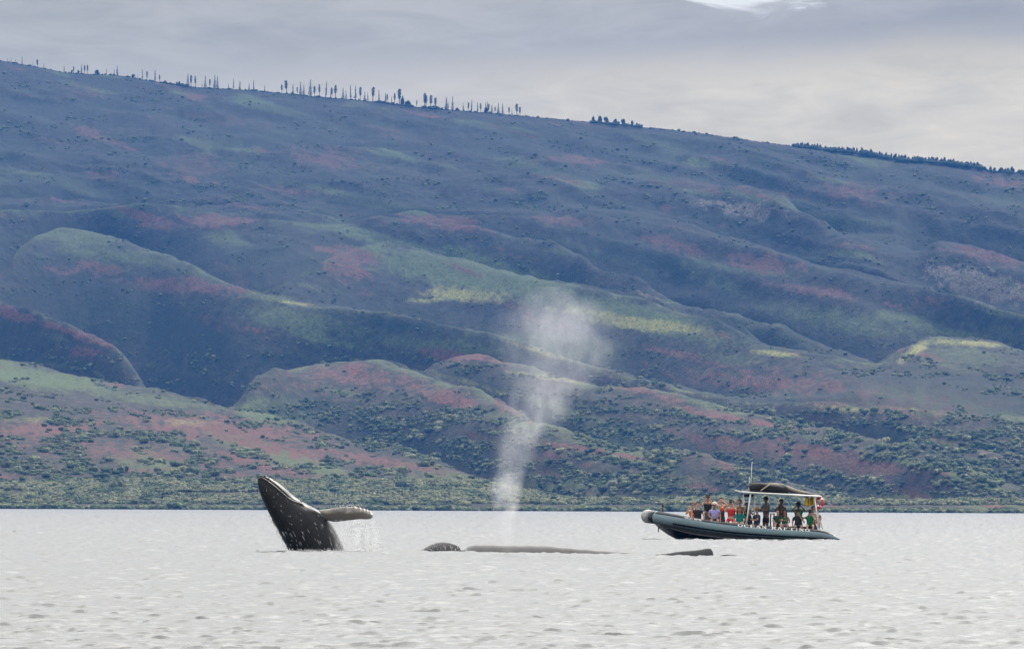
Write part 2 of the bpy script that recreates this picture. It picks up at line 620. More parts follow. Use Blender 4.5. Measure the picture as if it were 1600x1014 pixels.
# ground cover, by place on the hills: red earth, green grass, pale rock; yellow paints sunlit patches and dry grass
PATCH = {
    'red': [(300, 258, 55, 24, .1, 1), (340, 346, 62, 12, 0, 1), (690, 348, 75, 11, .16, 1), (520, 388, 36, 6, 0, 1), (150, 418, 48, 12, .1, 1), (250, 446, 90, 13, .08, .9), (20, 490, 40, 12, .3, .9), (120, 522, 75, 8, .3, .9),
            (900, 250, 60, 12, .1, .7), (1080, 290, 65, 9, .15, .9), (640, 208, 70, 18, .1, .7), (450, 300, 50, 12, .1, .5), (1025, 376, 36, 11, .1, 1), (1190, 412, 62, 18, .1, .9), (910, 702, 110, 5, .15, 1.2), (1150, 655, 110, 5, .15, 1.1),
            (330, 668, 200, 26, .1, .7), (180, 705, 240, 22, .1, .5), (600, 722, 170, 14, .15, .65), (560, 590, 150, 20, .1, .55), (1150, 700, 130, 20, .2, .7), (70, 670, 90, 14, 0, .8), (430, 700, 120, 16, .2, .7), (1300, 722, 150, 24, .2, 1.0), (700, 624, 60, 12, .2, .8), (1440, 740, 60, 10, .1, .5), (880, 345, 60, 12, .1, .7), (1330, 300, 70, 20, .1, .6), (1560, 285, 50, 12, .2, .7), (800, 640, 50, 15, .4, .6),
            (120, 150, 60, 20, .1, .5), (370, 190, 60, 20, .1, .6), (520, 250, 70, 22, .1, .5), (160, 275, 40, 12, 0, .7), (1130, 352, 8, 5, 0, 1.2), (1240, 552, 20, 4, .1, 1), (1480, 645, 90, 6, 0, .4), (400, 515, 40, 5, 0, .8), (860, 720, 80, 8, .1, .6), (1000, 740, 70, 9, .1, .5), (240, 735, 70, 8, 0, .5), (760, 690, 60, 12, .3, .6), (540, 335, 20, 5, 0, .8), (1040, 325, 14, 8, 0, .9), (1540, 400, 90, 20, .2, .5), (480, 600, 110, 20, 0, .35), (1250, 600, 300, 25, .05, .55), (1400, 630, 200, 25, .05, .6)],
    'green': [(740, 430, 190, 30, .20, 1.15), (1020, 500, 200, 24, .2, 1.05), (480, 500, 150, 22, .1, .7), (700, 540, 200, 18, .1, .6), (180, 400, 120, 13, .15, .7), (60, 590, 130, 14, .15, 1), (300, 590, 120, 40, .2, .4), (240, 625, 150, 12, .12, .6), (1300, 500, 200, 26, .15, .6), (1150, 590, 150, 15, .1, .4),
              (1560, 520, 80, 18, .1, .4), (820, 400, 60, 10, .1, .5), (1130, 560, 80, 12, .1, .5), (700, 745, 90, 20, .1, .6), (1500, 560, 120, 20, .1, .5), (1450, 725, 120, 10, .2, .8), (900, 755, 260, 14, 0, .7), (1550, 775, 200, 14, 0, .4), (420, 465, 60, 8, .15, .7), (620, 265, 200, 20, .1, .3), (200, 215, 120, 30, 0, .3)],
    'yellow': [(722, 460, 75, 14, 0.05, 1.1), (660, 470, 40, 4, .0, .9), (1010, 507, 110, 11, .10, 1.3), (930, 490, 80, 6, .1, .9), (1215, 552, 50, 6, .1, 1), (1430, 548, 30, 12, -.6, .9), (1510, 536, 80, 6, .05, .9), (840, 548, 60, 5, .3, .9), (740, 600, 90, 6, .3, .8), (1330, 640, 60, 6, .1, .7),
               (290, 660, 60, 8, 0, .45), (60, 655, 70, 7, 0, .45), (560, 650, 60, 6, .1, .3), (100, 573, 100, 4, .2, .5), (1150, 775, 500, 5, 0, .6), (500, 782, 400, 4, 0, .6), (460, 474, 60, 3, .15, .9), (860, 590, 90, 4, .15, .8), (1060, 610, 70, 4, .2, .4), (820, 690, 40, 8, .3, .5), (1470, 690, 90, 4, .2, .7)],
    'rock': [(1530, 445, 90, 26, .25, 1), (1180, 330, 70, 14, .1, .8), (1110, 318, 60, 8, 0, .5), (1000, 460, 50, 5, .3, .6)],
}


def patch_field(name, px, py):
    f = np.zeros_like(px)
    n1 = fbm(px / 24.0, (py - 0.3 * px) / 9.0, 5, 0.6) * (0.34 if name in ('green', 'yellow') else 0.6)
    for cx, cy, rx, ry, sl, w in PATCH[name]:
        dx = px - cx
        dy = py - cy - sl * dx
        d = np.sqrt((dx / rx) ** 2 + (dy / ry) ** 2) + n1
        f = np.maximum(f, w * np.clip((1.35 if name == 'green' else 1.25) - d, 0, 1))
    return f


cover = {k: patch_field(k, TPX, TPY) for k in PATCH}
# sunlit spur tops painted as grass, shaded faces below them as woody scrub
side = frac
lit_tops = np.clip((side - 0.80) / 0.17, 0, 1) * np.clip(0.9 + 0.8 * fbm(TPX / 60.0, TPY / 14.0 + 80, 3), 0, 1) * np.clip((TT - 1.2), 0, 1) * np.clip((9.5 - TT) / 2, 0, 1)
cover['green'] = np.maximum(cover['green'], 0.75 * lit_tops)
WOOD_SHADE = [(1182, 264, 44, 24, 0, 1.2), (30, 235, 60, 30, .1, 1), (250, 232, 70, 18, .1, .9), (385, 215, 60, 20, .2, .9), (650, 205, 40, 16, .1, .9), (1000, 245, 90, 20, .15, .8), (1430, 285, 90, 22, .2, 1), (1310, 262, 60, 14, .1, .8), (240, 500, 210, 60, .35, .9), (650, 700, 120, 30, .2, .8), (1420, 690, 130, 16, .25, .9), (800, 390, 80, 12, .25, .6), (430, 410, 110, 24, .2, .9), (1000, 400, 170, 40, .3, .8), (1200, 520, 160, 36, .25, .8), (500, 640, 120, 26, .1, .8), (300, 600, 120, 26, .2, .6), (160, 170, 130, 20, .1, .7), (560, 190, 110, 12, .15, .6), (620, 505, 140, 14, .1, .8), (1000, 680, 90, 18, .2, .8)]  # dark woods and shaded hill faces, painted alike
PATCH['wood'] = WOOD_SHADE
cover['wood'] = np.maximum(patch_field('wood', TPX, TPY), 0.55 * np.clip((0.82 - side) / 0.2, 0, 1) * (TT > 2.0) * (1 - np.clip(cover['green'] * 1.8, 0, 1)))  # woods, plus the shaded faces below the spur tops painted in
cover['green'] *= 1 - 0.6 * np.clip(cover['wood'], 0, 1)
# generic scatter of bare red soil and grass all over the slopes
cover['red'] = np.maximum(cover['red'], np.clip(fbm(TX / 90, (TZ + 0.3 * TX) / 18 + 50, 5) * 1.3 - 0.42, 0, 0.6))
cover['green'] = np.maximum(cover['green'], np.clip(fbm(TX / 100 + 40, (TZ + 0.3 * TX) / 20, 5) * 1.2 - 0.12, 0, 0.7))


def hill_material():
    m = bpy.data.materials.new('hill_ground')
    m.use_nodes = True
    g = NT(m.node_tree)
    p = g.n('ShaderNodeBsdfPrincipled')
    p.inputs['Roughness'].default_value = 0.95
    p.inputs['Specular IOR Level'].default_value = 0.1
    at_ = g.n('ShaderNodeAttribute', attribute_name='cover')
    sep = g.n('ShaderNodeSeparateColor')
    g.l(at_.outputs['Color'], sep.inputs[0])
    rock = at_.outputs['Alpha']
    geo = g.n('ShaderNodeNewGeometry').outputs['Position']
    nA = g.noise(geo, 0.05, 6, 0.6)
    nB = g.noise(g.mapping(geo, (1, 0.4, 1)), 0.16, 5, 0.65)
    nC = g.noise(g.mapping(geo, (1, 0.45, 1.5)), 0.5, 4, 0.65)
    c = g.ramp(nB, [(0.33, (0.026, 0.038, 0.026)), (0.5, (0.068, 0.064, 0.046)), (0.68, (0.135, 0.120, 0.080))])

    sepg = g.n('ShaderNodeSeparateXYZ')
    g.l(geo, sepg.inputs[0])
    # cloud shade on the upper slopes, painted in between the bare patches
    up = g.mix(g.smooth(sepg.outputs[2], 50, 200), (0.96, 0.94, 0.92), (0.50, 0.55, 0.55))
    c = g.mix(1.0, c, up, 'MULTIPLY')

    def masked(v, lo=0.25, hi=0.7, k=0.9):
        j = g.math('ADD', v, g.math('MULTIPLY', g.math('SUBTRACT', g.math('ADD', g.math('MULTIPLY', nB, 0.5), g.math('MULTIPLY', nC, 0.5)), 0.5), k))
        return g.smooth(j, lo, hi)
    gcol = g.ramp(nC, [(0.3, (0.075, 0.115, 0.045)), (0.7, (0.185, 0.24, 0.088))])
    c = g.mix(masked(sep.outputs[1], 0.15, 0.85, 1.1), c, gcol)
    ycol = g.ramp(nC, [(0.3, (0.22, 0.24, 0.08)), (0.7, (0.52, 0.52, 0.17))])  # dry grass, and sunlight on the slopes painted in
    rcol = g.ramp(nC, [(0.3, (0.10, 0.055, 0.044)), (0.7, (0.27, 0.12, 0.09))])
    c = g.mix(masked(sep.outputs[0], 0.26, 0.68, 2.2), c, rcol)
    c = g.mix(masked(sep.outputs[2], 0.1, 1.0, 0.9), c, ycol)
    kcol = g.ramp(nC, [(0.35, (0.10, 0.085, 0.065)), (0.6, (0.34, 0.29, 0.23))])
    c = g.mix(masked(rock, 0.2, 0.7, 1.3), c, kcol)
    wd = g.n('ShaderNodeAttribute', attribute_name='wood')
    wcol = g.ramp(nC, [(0.3, (0.014, 0.027, 0.020)), (0.7, (0.042, 0.060, 0.036))])  # dark tone for woods and for the painted shade of the faces
    c = g.mix(masked(wd.outputs['Fac'], 0.25, 0.8, 0.9), c, wcol)
    # low scrub dots
    dots = g.smooth(g.noise(g.mapping(geo, (1, 0.6, 1)), 0.33, 2, 0.5), 0.56, 0.64)
    c = g.mix(g.math('MULTIPLY', dots, 0.55), c, (0.035, 0.05, 0.03))
    g.l(g.mix(1.0, c, g.mix(g.smooth(sepg.outputs[2], 60, 220), (0.50, 0.475, 0.44), (0.30, 0.31, 0.32)), "MULTIPLY"), p.inputs['Base Color'])  # whole colour darkened with height for the painted cloud shade
    b = g.n('ShaderNodeBump')
    b.inputs['Strength'].default_value = 0.9
    b.inputs['Distance'].default_value = 2.2
    g.l(g.math('ADD', g.math('MULTIPLY', nB, 1.0), g.math('MULTIPLY', nC, 0.45)), b.inputs['Height'])
    g.l(b.outputs[0], p.inputs['Normal'])
    out = g.n('ShaderNodeOutputMaterial')
    g.l(p.outputs[0], out.inputs[0])
    return m


hills = np_mesh('hills', np.stack([TX, TY, TZ], -1).reshape(-1, 3), grid_faces(*TX.shape), hill_material())
tag(hills, kind='structure')
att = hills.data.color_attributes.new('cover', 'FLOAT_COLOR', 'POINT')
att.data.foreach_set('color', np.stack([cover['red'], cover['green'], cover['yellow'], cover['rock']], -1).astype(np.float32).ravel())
at2_ = hills.data.attributes.new('wood', 'FLOAT', 'POINT')  # carries woods and the painted shade of the faces
at2_.data.foreach_set('value', cover['wood'].astype(np.float32).ravel())
print('terrain quads', len(hills.data.polygons))

# visibility of each terrain vertex from the shore side (used to place plants only where they can be seen)
run = np.full(NU, 1e9)
VIS = np.zeros(TX.shape, bool)
for j in range(TX.shape[0]):
    VIS[j] = TPY[j] < run + 1.5
    run = np.minimum(run, TPY[j])


def haze_box():
    x0, x1, y0, y1, z0, z1 = -5200, 5200, -60, 10500, -6.0, max(460.0, float(TZ.max()) + 45)
    v = [(x, y, z) for x in (x0, x1) for y in (y0, y1) for z in (z0, z1)]
    f = [(0, 1, 3, 2), (4, 6, 7, 5), (0, 4, 5, 1), (2, 3, 7, 6), (0, 2, 6, 4), (1, 5, 7, 3)]
    m = bpy.data.materials.new('haze_air')
    m.use_nodes = True
    g = NT(m.node_tree)
    pv = g.n('ShaderNodeVolumePrincipled')
    pv.inputs['Color'].default_value = (0.085, 0.35, 1.0, 1)
    pv.inputs['Density'].default_value = 0.25e-4
    pv.inputs['Anisotropy'].default_value = 0.0
    out = g.n('ShaderNodeOutputMaterial')
    g.l(pv.outputs[0], out.inputs['Volume'])
    o = mesh_obj('haze', v, f, m, smooth=False)
    tag(o, kind='stuff')
    o.display_type = 'WIRE'
    return o


haze_box()


# ------------------------------------------------------------------ plants on the hills
def leaf_material(name, dark, light, scale=1.2):
    m = bpy.data.materials.new(name)
    m.use_nodes = True
    g = NT(m.node_tree)
    p = g.n('ShaderNodeBsdfPrincipled')
    p.inputs['Roughness'].default_value = 0.85
    p.inputs['Specular IOR Level'].default_value = 0.2
    geo = g.n('ShaderNodeNewGeometry').outputs['Position']
    oi = g.n('ShaderNodeObjectInfo').outputs['Random']
    n = g.math('ADD', g.math('MULTIPLY', g.noise(geo, scale, 3, 0.6), 0.6), g.math('MULTIPLY', oi, 0.4))
    g.l(g.ramp(n, [(0.3, dark), (0.75, light)]), p.inputs['Base Color'])
    out = g.n('ShaderNodeOutputMaterial')
    g.l(p.outputs[0], out.inputs[0])
    return m


M_SHRUB = leaf_material('shrub_leaves', (0.026, 0.042, 0.020), (0.125, 0.155, 0.068))
M_SHRUB_PALE = leaf_material('dry_shrub_leaves', (0.06, 0.07, 0.036), (0.215, 0.225, 0.115))
M_PINE = leaf_material('pine_needles', (0.012, 0.022, 0.015), (0.03, 0.042, 0.025), 0.6)
M_BARK = mat_simple('bark', (0.05, 0.04, 0.035), 0.9)


def clump_mesh(name, seed, lumps, leaves, mat, flat=0.75):
    """a shrub one metre in radius: a few leafy lumps with leaf tufts standing out of them"""
    rs = random.Random(seed)
    bm = bmesh.new()
    cs = []
    for k in range(lumps):
        a = rs.uniform(0, 2 * math.pi)
        d = rs.uniform(0.0, 0.55)
        r = rs.uniform(0.38, 0.62)
        c = Vector((d * math.cos(a), d * math.sin(a), rs.uniform(0.3, 0.75) * flat))
        cs.append((c, r))
        ret = bmesh.ops.create_icosphere(bm, subdivisions=1, radius=r)
        for v in ret['verts']:
            v.co *= rs.uniform(0.78, 1.22)
            v.co.z *= flat
            v.co += c
    for k in range(leaves):
        c, r = rs.choice(cs)
        d = Vector((rs.gauss(0, 1), rs.gauss(0, 1), abs(rs.gauss(0, 1)))).normalized()
        p = c + Vector((d.x, d.y, d.z * flat)) * r * rs.uniform(0.9, 1.25)
        t = d.orthogonal().normalized() * rs.uniform(0.06, 0.13)
        u = d.cross(t).normalized() * rs.uniform(0.06, 0.13)
        vs = [bm.verts.new(p + t), bm.verts.new(p + u + d * 0.06), bm.verts.new(p - t)]
        bm.faces.new(vs)
    me = bpy.data.meshes.new(name)
    bm.to_mesh(me)
    bm.free()
    me.materials.append(mat)
    return me


DARK_CLUMPS = [clump_mesh('dark_clump', 11 + i, 5, 60, M_PINE, 0.85) for i in range(4)]
CLUMPS = [clump_mesh('shrub_clump', 1 + i, 4 + i % 3, 60, M_SHRUB if i < 4 else M_SHRUB_PALE, 0.7 + 0.08 * (i % 3)) for i in range(6)]


def pick_terrain(n, rs, pxr, pyr, tmax):
    """visible terrain grid points inside the given pixel window"""
    ok = VIS & (TPX > pxr[0]) & (TPX < pxr[1]) & (TPY > pyr[0]) & (TPY < pyr[1]) & (TZ > 0.3) & (TT < tmax)
    j, i = np.nonzero(ok)
    # weight by the picture area a cell covers
    hgt = np.abs(TPY[np.clip(j + 1, 0, TPY.shape[0] - 1), i] - TPY[j, i]) + 0.05
    w = hgt / hgt.sum()
    k = rs.choice(len(j), size=n, p=w)
    jj, ii = j[k], i[k]
    ii = np.clip(ii, 0, NU - 2)
    jj = np.clip(jj, 0, TX.shape[0] - 2)
    a, b = rs.rand(n), rs.rand(n)

    def bil(A):
        return (A[jj, ii] * (1 - a) + A[jj, ii + 1] * a) * (1 - b) + (A[jj + 1, ii] * (1 - a) + A[jj + 1, ii + 1] * a) * b
    return bil(TX), bil(TY), bil(TZ), bil(TPX), bil(TPY), jj, ii


def cloud_obj(name, pts, protos, label=None, cat=None, seed=0, kind='stuff'):
    """points with a radius; geometry nodes put one of the clump meshes on each"""
    me = bpy.data.meshes.new(name)
    me.vertices.add(len(pts))
    me.vertices.foreach_set('co', np.ascontiguousarray(pts[:, :3], dtype=np.float32).ravel())
    a = me.attributes.new('size', 'FLOAT', 'POINT')
    a.data.foreach_set('value', np.ascontiguousarray(pts[:, 3], dtype=np.float32))
    a = me.attributes.new('which', 'INT', 'POINT')
    a.data.foreach_set('value', np.ascontiguousarray(pts[:, 4], dtype=np.int32))
    o = bpy.data.objects.new(name, me)
    COL.objects.link(o)
    tree = bpy.data.node_groups.new(name + '_nodes', 'GeometryNodeTree')
    tree.interface.new_socket('Geometry', in_out='INPUT', socket_type='NodeSocketGeometry')
    tree.interface.new_socket('Geometry', in_out='OUTPUT', socket_type='NodeSocketGeometry')
    N = tree.nodes
    L = tree.links
    gi = N.new('NodeGroupInput')
    go = N.new('NodeGroupOutput')
    g2i = N.new('GeometryNodeGeometryToInstance')
    for pm in reversed(protos):
        po = bpy.data.objects.new(pm.name + '_source', pm)      # mesh source only, never linked to the scene
        oi = N.new('GeometryNodeObjectInfo')
        oi.inputs['Object'].default_value = po
        oi.inputs['As Instance'].default_value = False
        g1 = N.new('GeometryNodeGeometryToInstance')
        L.new(oi.outputs['Geometry'], g1.inputs[0])
        L.new(g1.outputs[0], N_join(N, L, g2i, tree).inputs[0])
    join = tree['join_name'] if 'join_name' in tree else None
    J = N[join]
    iop = N.new('GeometryNodeInstanceOnPoints')
    iop.inputs['Pick Instance'].default_value = True
    L.new(gi.outputs[0], iop.inputs['Points'])
    L.new(J.outputs[0], iop.inputs['Instance'])
    at1 = N.new('GeometryNodeInputNamedAttribute')
    at1.data_type = 'INT'
    at1.inputs['Name'].default_value = 'which'
    L.new(at1.outputs[0], iop.inputs['Instance Index'])
    at2 = N.new('GeometryNodeInputNamedAttribute')
    at2.data_type = 'FLOAT'
    at2.inputs['Name'].default_value = 'size'
    L.new(at2.outputs[0], iop.inputs['Scale'])
    rv = N.new('FunctionNodeRandomValue')
    rv.data_type = 'FLOAT_VECTOR'
    rv.inputs[0].default_value = (0, 0, 0)
    rv.inputs[1].default_value = (0.15, 0.15, 6.28)
    L.new(rv.outputs[0], iop.inputs['Rotation'])
    L.new(iop.outputs[0], go.inputs[0])
    N.remove(g2i)
    md = o.modifiers.new('plants', 'NODES')
    md.node_group = tree
    tag(o, label, cat, kind=kind)
    return o


def N_join(N, L, unused, tree):
    if 'join_name' in tree:
        return N[tree['join_name']]
    j = N.new('GeometryNodeJoinGeometry')
    tree['join_name'] = j.name
    return j


def scatter_shrubs():
    rs = np.random.RandomState(5)
    out = []
    # (count, px window, py window, max layer, size range in m, threshold of the clustering noise)
    for n, pxr, pyr, tmax, s0, s1, thr in [
        (24000, (-120, 1720), (640, 778), 6.0, 0.8, 2.4, -0.15),
        (11000, (-120, 1720), (752, 790), 2.0, 1.0, 2.4, -0.9),
        (15000, (-120, 1720), (560, 700), 7.0, 0.8, 2.3, 0.06),
        (12000, (-120, 1720), (280, 600), 12.0, 0.8, 2.0, 0.16),
        (9000, (-120, 1720), (110, 330), 12.0, 0.9, 2.2, 0.12),
    ]:
        X, Y, Z, PX, PY, jj, ii = pick_terrain(n, rs, pxr, pyr, tmax)
        f = fbm(PX / 70.0 + 3, PY / 16.0, 4)
        red = cover['red'][jj, ii]
        grn = cover['green'][jj, ii]
        keep = (f - red * 1.0 - (grn * 0.8 if pyr[0] < 600 else 0) > thr)
        size = s0 + (s1 - s0) * rs.rand(n) ** 2.2
        pale = (fbm(PX / 50.0 + 30, PY / 14.0, 3) > (0.12 if pyr[0] < 700 else -0.15)) & (rs.rand(n) < (1.0 if pyr[0] > 700 else 0.7 if pyr[0] > 600 else 0.35 if pyr[0] > 500 else 0.0))
        which = np.where(pale, 4 + rs.randint(0, 2, n), rs.randint(0, 4, n))
        P = np.stack([X, Y, Z - 0.25 * size * 0.5, size, which], -1)
        out.append(P[keep])
    P = np.concatenate(out)
    print('shrubs', len(P))
    cloud_obj('hillside_scrub', P, CLUMPS)
    # dense band of bushes along the water's edge, in front of the terrace
    n = 5200
    u = rs.uniform(0, NU - 2, n)
    ui = u.astype(int)
    fr = u - ui
    w = rs.rand(n) ** 1.2
    yy = (crest_Y[0][ui] * (1 - fr) + crest_Y[0][ui + 1] * fr) + 3 + w * 50
    j0 = 1
    px = U_PX[ui] * (1 - fr) + U_PX[ui + 1] * fr
    xx = (px - 800) / F_PX * yy
    big = 1.0 + 0.5 * fbm(px / 60.0, px * 0, 4)
    zz = -0.2 + 0.2 * w * 3
    size = (1.2 + 1.2 * rs.rand(n)) * np.clip(big, 0.5, 1.6)
    which = np.where(rs.rand(n) < 0.25, 4, rs.randint(0, 4, n))
    cloud_obj('shoreline_scrub', np.stack([xx, yy, zz, size, which], -1), CLUMPS)


scatter_shrubs()


def ridge_scrub():
    rs = np.random.RandomState(31)
    jj = np.argmin(TPY, 0)
    ii = np.arange(NU)
    cx, cy, cz = TX[jj, ii], TY[jj, ii], TZ[jj, ii]
    P = []
    for n, a, b, s0, s1 in ((1500, 1238, 1530, 1.2, 3.0), (260, 1530, 1720, 1.0, 2.2), (900, -100, 1238, 0.5, 1.3), (160, 920, 1000, 1.0, 2.4), (120, 585, 700, 0.9, 2.2), (60, 250, 300, 0.8, 1.8)):
        px = rs.uniform(a, b, n)
        clump = fbm(px / 14.0, px * 0 + 7, 3)
        x, y, z = np.interp(px, U_PX, cx), np.interp(px, U_PX, cy), np.interp(px, U_PX, cz)
        size = (s0 + (s1 - s0) * rs.rand(n)) * np.clip(0.9 + clump, 0.4, 1.6)
        dy = rs.uniform(-40, 6, n)
        P.append(np.stack([x + rs.uniform(-1, 1, n), y + dy, z + dy * 0.06 - 0.2, size, rs.randint(0, 4, n)], -1))
    cloud_obj('ridge_scrub', np.concatenate(P), DARK_CLUMPS)


ridge_scrub()


def ground_at(px, t_idx=None):
    """skyline ground point under photo column px"""
    k = int(np.argmin(np.abs(U_PX - px)))
    j = int(np.argmin(TPY[:, k]))
    return Vector((float(TX[j, k]), float(TY[j, k]), float(TZ[j, k]))), float(TPY[j, k])


def pine_mesh(seed, style):
    """a one metre tall pine: tiers of drooping ragged boughs; returns crown and trunk meshes"""
    rs = random.Random(seed)
    bm = bmesh.new()
    tiers = 15
    z0 = {'full': 0.10, 'tuft': 0.42, 'thin': 0.22}[style]
    wmax = {'full': 0.125, 'tuft': 0.10, 'thin': 0.075}[style]
    for k in range(tiers):
        t = k / (tiers - 1)
        z = z0 + (1 - z0) * t
        if style == 'tuft':
            r = wmax * (0.5 + 0.5 * math.sin(t * 3.1)) * rs.uniform(0.7, 1.2)
        else:
            r = wmax * (1 - 0.78 * t) * rs.uniform(0.6, 1.2)
        nb = 7
        for b in range(nb):
            if rs.random() < 0.15:
                continue
            a = 2 * math.pi * (b + rs.random()) / nb
            d = Vector((math.cos(a), math.sin(a), 0))
            s = Vector((-d.y, d.x, 0)) * r * 0.35
            L = r * rs.uniform(0.7, 1.25)
            q0 = Vector((0, 0, z + 0.02))
            q1 = d * L * 0.6 + Vector((0, 0, z + 0.02))
            q2 = d * L + Vector((0, 0, z + rs.uniform(-0.02, 0.035)))
            th = Vector((0, 0, 0.022))
            v = [bm.verts.new(x) for x in (q0, q1 + s, q2, q1 - s, q1 + th, q1 - th)]
            for f in ((0, 1, 4), (0, 4, 3), (4, 1, 2), (3, 4, 2), (0, 5, 1), (0, 3, 5), (5, 2, 1), (3, 2, 5)):
                bm.faces.new([v[i] for i in f])
    crown = bpy.data.meshes.new('pine_crown')
    bm.to_mesh(crown)
    bm.free()
    crown.materials.append(M_PINE)
    bm = bmesh.new()
    bmesh.ops.create_cone(bm, cap_ends=True, segments=6, radius1=0.022, radius2=0.006, depth=1.1, matrix=Matrix.Translation((0, 0, 0.45)))
    trunk = bpy.data.meshes.new('pine_trunk')
    bm.to_mesh(trunk)
    bm.free()
    trunk.materials.append(M_BARK)
    return crown, trunk


PINES = [pine_mesh(i, s) for i, s in enumerate(['full', 'tuft', 'thin', 'full', 'tuft', 'thin'])]

z1 = [(35, 5), (63, 5), (83, 6), (127, 11), (200, 6), (228, 10), (260, 6), (390, 9), (447, 9), (497, 12), (520, 11), (543, 12), (653, 8), (703, 8), (728, 13), (850, 5), (878, 14), (907, 12), (960, 16), (990, 10), (1168, 18), (1190, 16), (1217, 15), (1253, 6), (1275, 17), (1303, 12), (1332, 18), (1357, 17), (1418, 7), (1455, 15), (1490, 12), (1547, 9), (1582, 14)]
z2 = [(43, 8), (135, 11), (160, 18), (202, 14), (222, 10), (240, 18), (260, 14), (292, 22), (322, 14), (350, 17), (380, 22), (403, 10), (418, 14), (432, 18), (478, 15), (497, 12), (520, 20), (540, 5), (550, 20), (577, 18), (600, 12), (620, 12), (645, 20), (673, 17), (708, 14), (717, 12), (750, 11), (762, 15), (790, 22), (812, 13), (890, 9), (930, 20), (940, 17), (967, 18), (995, 15), (1055, 17), (1065, 11), (1090, 18), (1150, 10), (1170, 12), (1192, 16), (1225, 13), (1245, 12), (1268, 14), (1276, 15), (1290, 12), (1305, 12), (1320, 9), (1337, 14), (1367, 15), (1398, 10), (1418, 8), (1442, 16), (1463, 12)]
pine_px = [(x / 4.0, h) for x, h in z1] + [(400 + x / 3.556, h) for x, h in z2]
# clusters between gaps, so that each label can point at one tree
CLUSTERS = [(0, 32, 'at the far left end'), (32, 80, 'left of the lone round tree'), (80, 142, 'beside the lone round tree'), (142, 200, 'right of the lone round tree'),
            (200, 260, 'in the loose group of five'), (260, 350, 'in the tall group above the red gully'), (350, 430, 'in the sparse stretch before the long row'),
            (430, 500, 'in left third of the dense row'), (500, 560, 'in middle third of the dense row'), (560, 622, 'in right third of the dense row'),
            (622, 690, 'right of the dome shaped tree'), (690, 745, 'between the two right hand groups'), (745, 830, 'in the last group of the row')]
ORD = ['first', 'second', 'third', 'fourth', 'fifth', 'sixth', 'seventh', 'eighth', 'ninth', 'tenth', 'eleventh', 'twelfth', 'thirteenth', 'fourteenth', 'fifteenth', 'sixteenth', 'seventeenth', 'eighteenth']


def place_pines():
    rs = random.Random(4)
    count = {}
    for k, (px, h) in enumerate(sorted(pine_px)):
        base, rowp = ground_at(px)
        style = 2 if h < 9 else rs.choice([0, 1, 2, 3, 4, 5, 0, 4])
        H = h * base.y / F_PX * 1.08 + 1.5
        # crown and trunk meshes are shared between trees
        root = empty('pine_tree', base - Vector((0, 0, 1.2)), rs.uniform(0, 6.28))
        root.rotation_euler = (rs.uniform(-.03, .03), rs.uniform(-.06, .06), root.rotation_euler.z)
        wd = rs.uniform(1.1, 1.6)
        root.scale = (H * wd, H * wd, H)
        cr, tr = PINES[style]
        for nm, me in (('crown', cr), ('trunk', tr)):
            c = bpy.data.objects.new(nm, me)
            COL.objects.link(c)
            c.parent = root
        ci = next((i for i, (a, b, _) in enumerate(CLUSTERS) if a <= px < b), len(CLUSTERS) - 1)
        count[ci] = count.get(ci, 0) + 1
        size = 'tall' if h >= 16 else ('short' if h < 10 else 'slim')
        tag(root, '%s dark pine on the ridge, %s %s' % (size, ORD[count[ci] - 1], CLUSTERS[ci][2]), 'pine tree', 'pines along the skyline ridge')


place_pines()


def tree_crown_mesh(name, seed, leaves=260, dense=9):
    rs = random.Random(seed)
    bm = bmesh.new()
    cs = []
    for k in range(dense):
        a = rs.uniform(0, 6.28)
        d = rs.uniform(0.1, 0.62)
        r = rs.uniform(0.22, 0.42)
        c = Vector((d * math.cos(a), d * math.sin(a), rs.uniform(0.45, 1.15) - d * 0.4))
        cs.append((c, r))
        ret = bmesh.ops.create_icosphere(bm, subdivisions=1, radius=r * 0.8)
        for v in ret['verts']:
            v.co = v.co * rs.uniform(0.7, 1.25) + c
    for k in range(leaves):
        c, r = rs.choice(cs)
        d = Vector((rs.gauss(0, 1), rs.gauss(0, 1), rs.gauss(0, 1))).normalized()
        p = c + d * r * rs.uniform(0.7, 1.2)
        t = d.orthogonal().normalized() * rs.uniform(0.05, 0.1)
        u = d.cross(t).normalized() * rs.uniform(0.05, 0.1)
        bm.faces.new([bm.verts.new(p + t), bm.verts.new(p + u), bm.verts.new(p - t), bm.verts.new(p - u)])
    me = bpy.data.meshes.new(name)
    bm.to_mesh(me)
    bm.free()
    return me


def limb_mesh(seed):
    rs = random.Random(seed)
    bm = bmesh.new()

    def seg(a, b, r0, r1):
        d = b - a
        M = Matrix.Translation((a + b) / 2) @ d.to_track_quat('Z', 'Y').to_matrix().to_4x4()
        bmesh.ops.create_cone(bm, cap_ends=True, segments=6, radius1=r0, radius2=r1, depth=d.length, matrix=M)
    top = Vector((rs.uniform(-.05, .05), rs.uniform(-.05, .05), 0.5))
    seg(Vector((0, 0, -0.15)), top, 0.07, 0.05)
    for k in range(4):
        a = k * 1.57 + rs.uniform(-.4, .4)
        seg(top, top + Vector((0.4 * math.cos(a), 0.4 * math.sin(a), 0.4)), 0.04, 0.015)
    me = bpy.data.meshes.new('tree_trunk')
    bm.to_mesh(me)
    bm.free()
    me.materials.append(M_BARK)
    return me


CROWNS = [tree_crown_mesh('tree_crown', 60 + i) for i in range(4)]
for c_ in CROWNS:
    c_.materials.append(M_PINE)
LIMBS = [limb_mesh(80 + i) for i in range(2)]


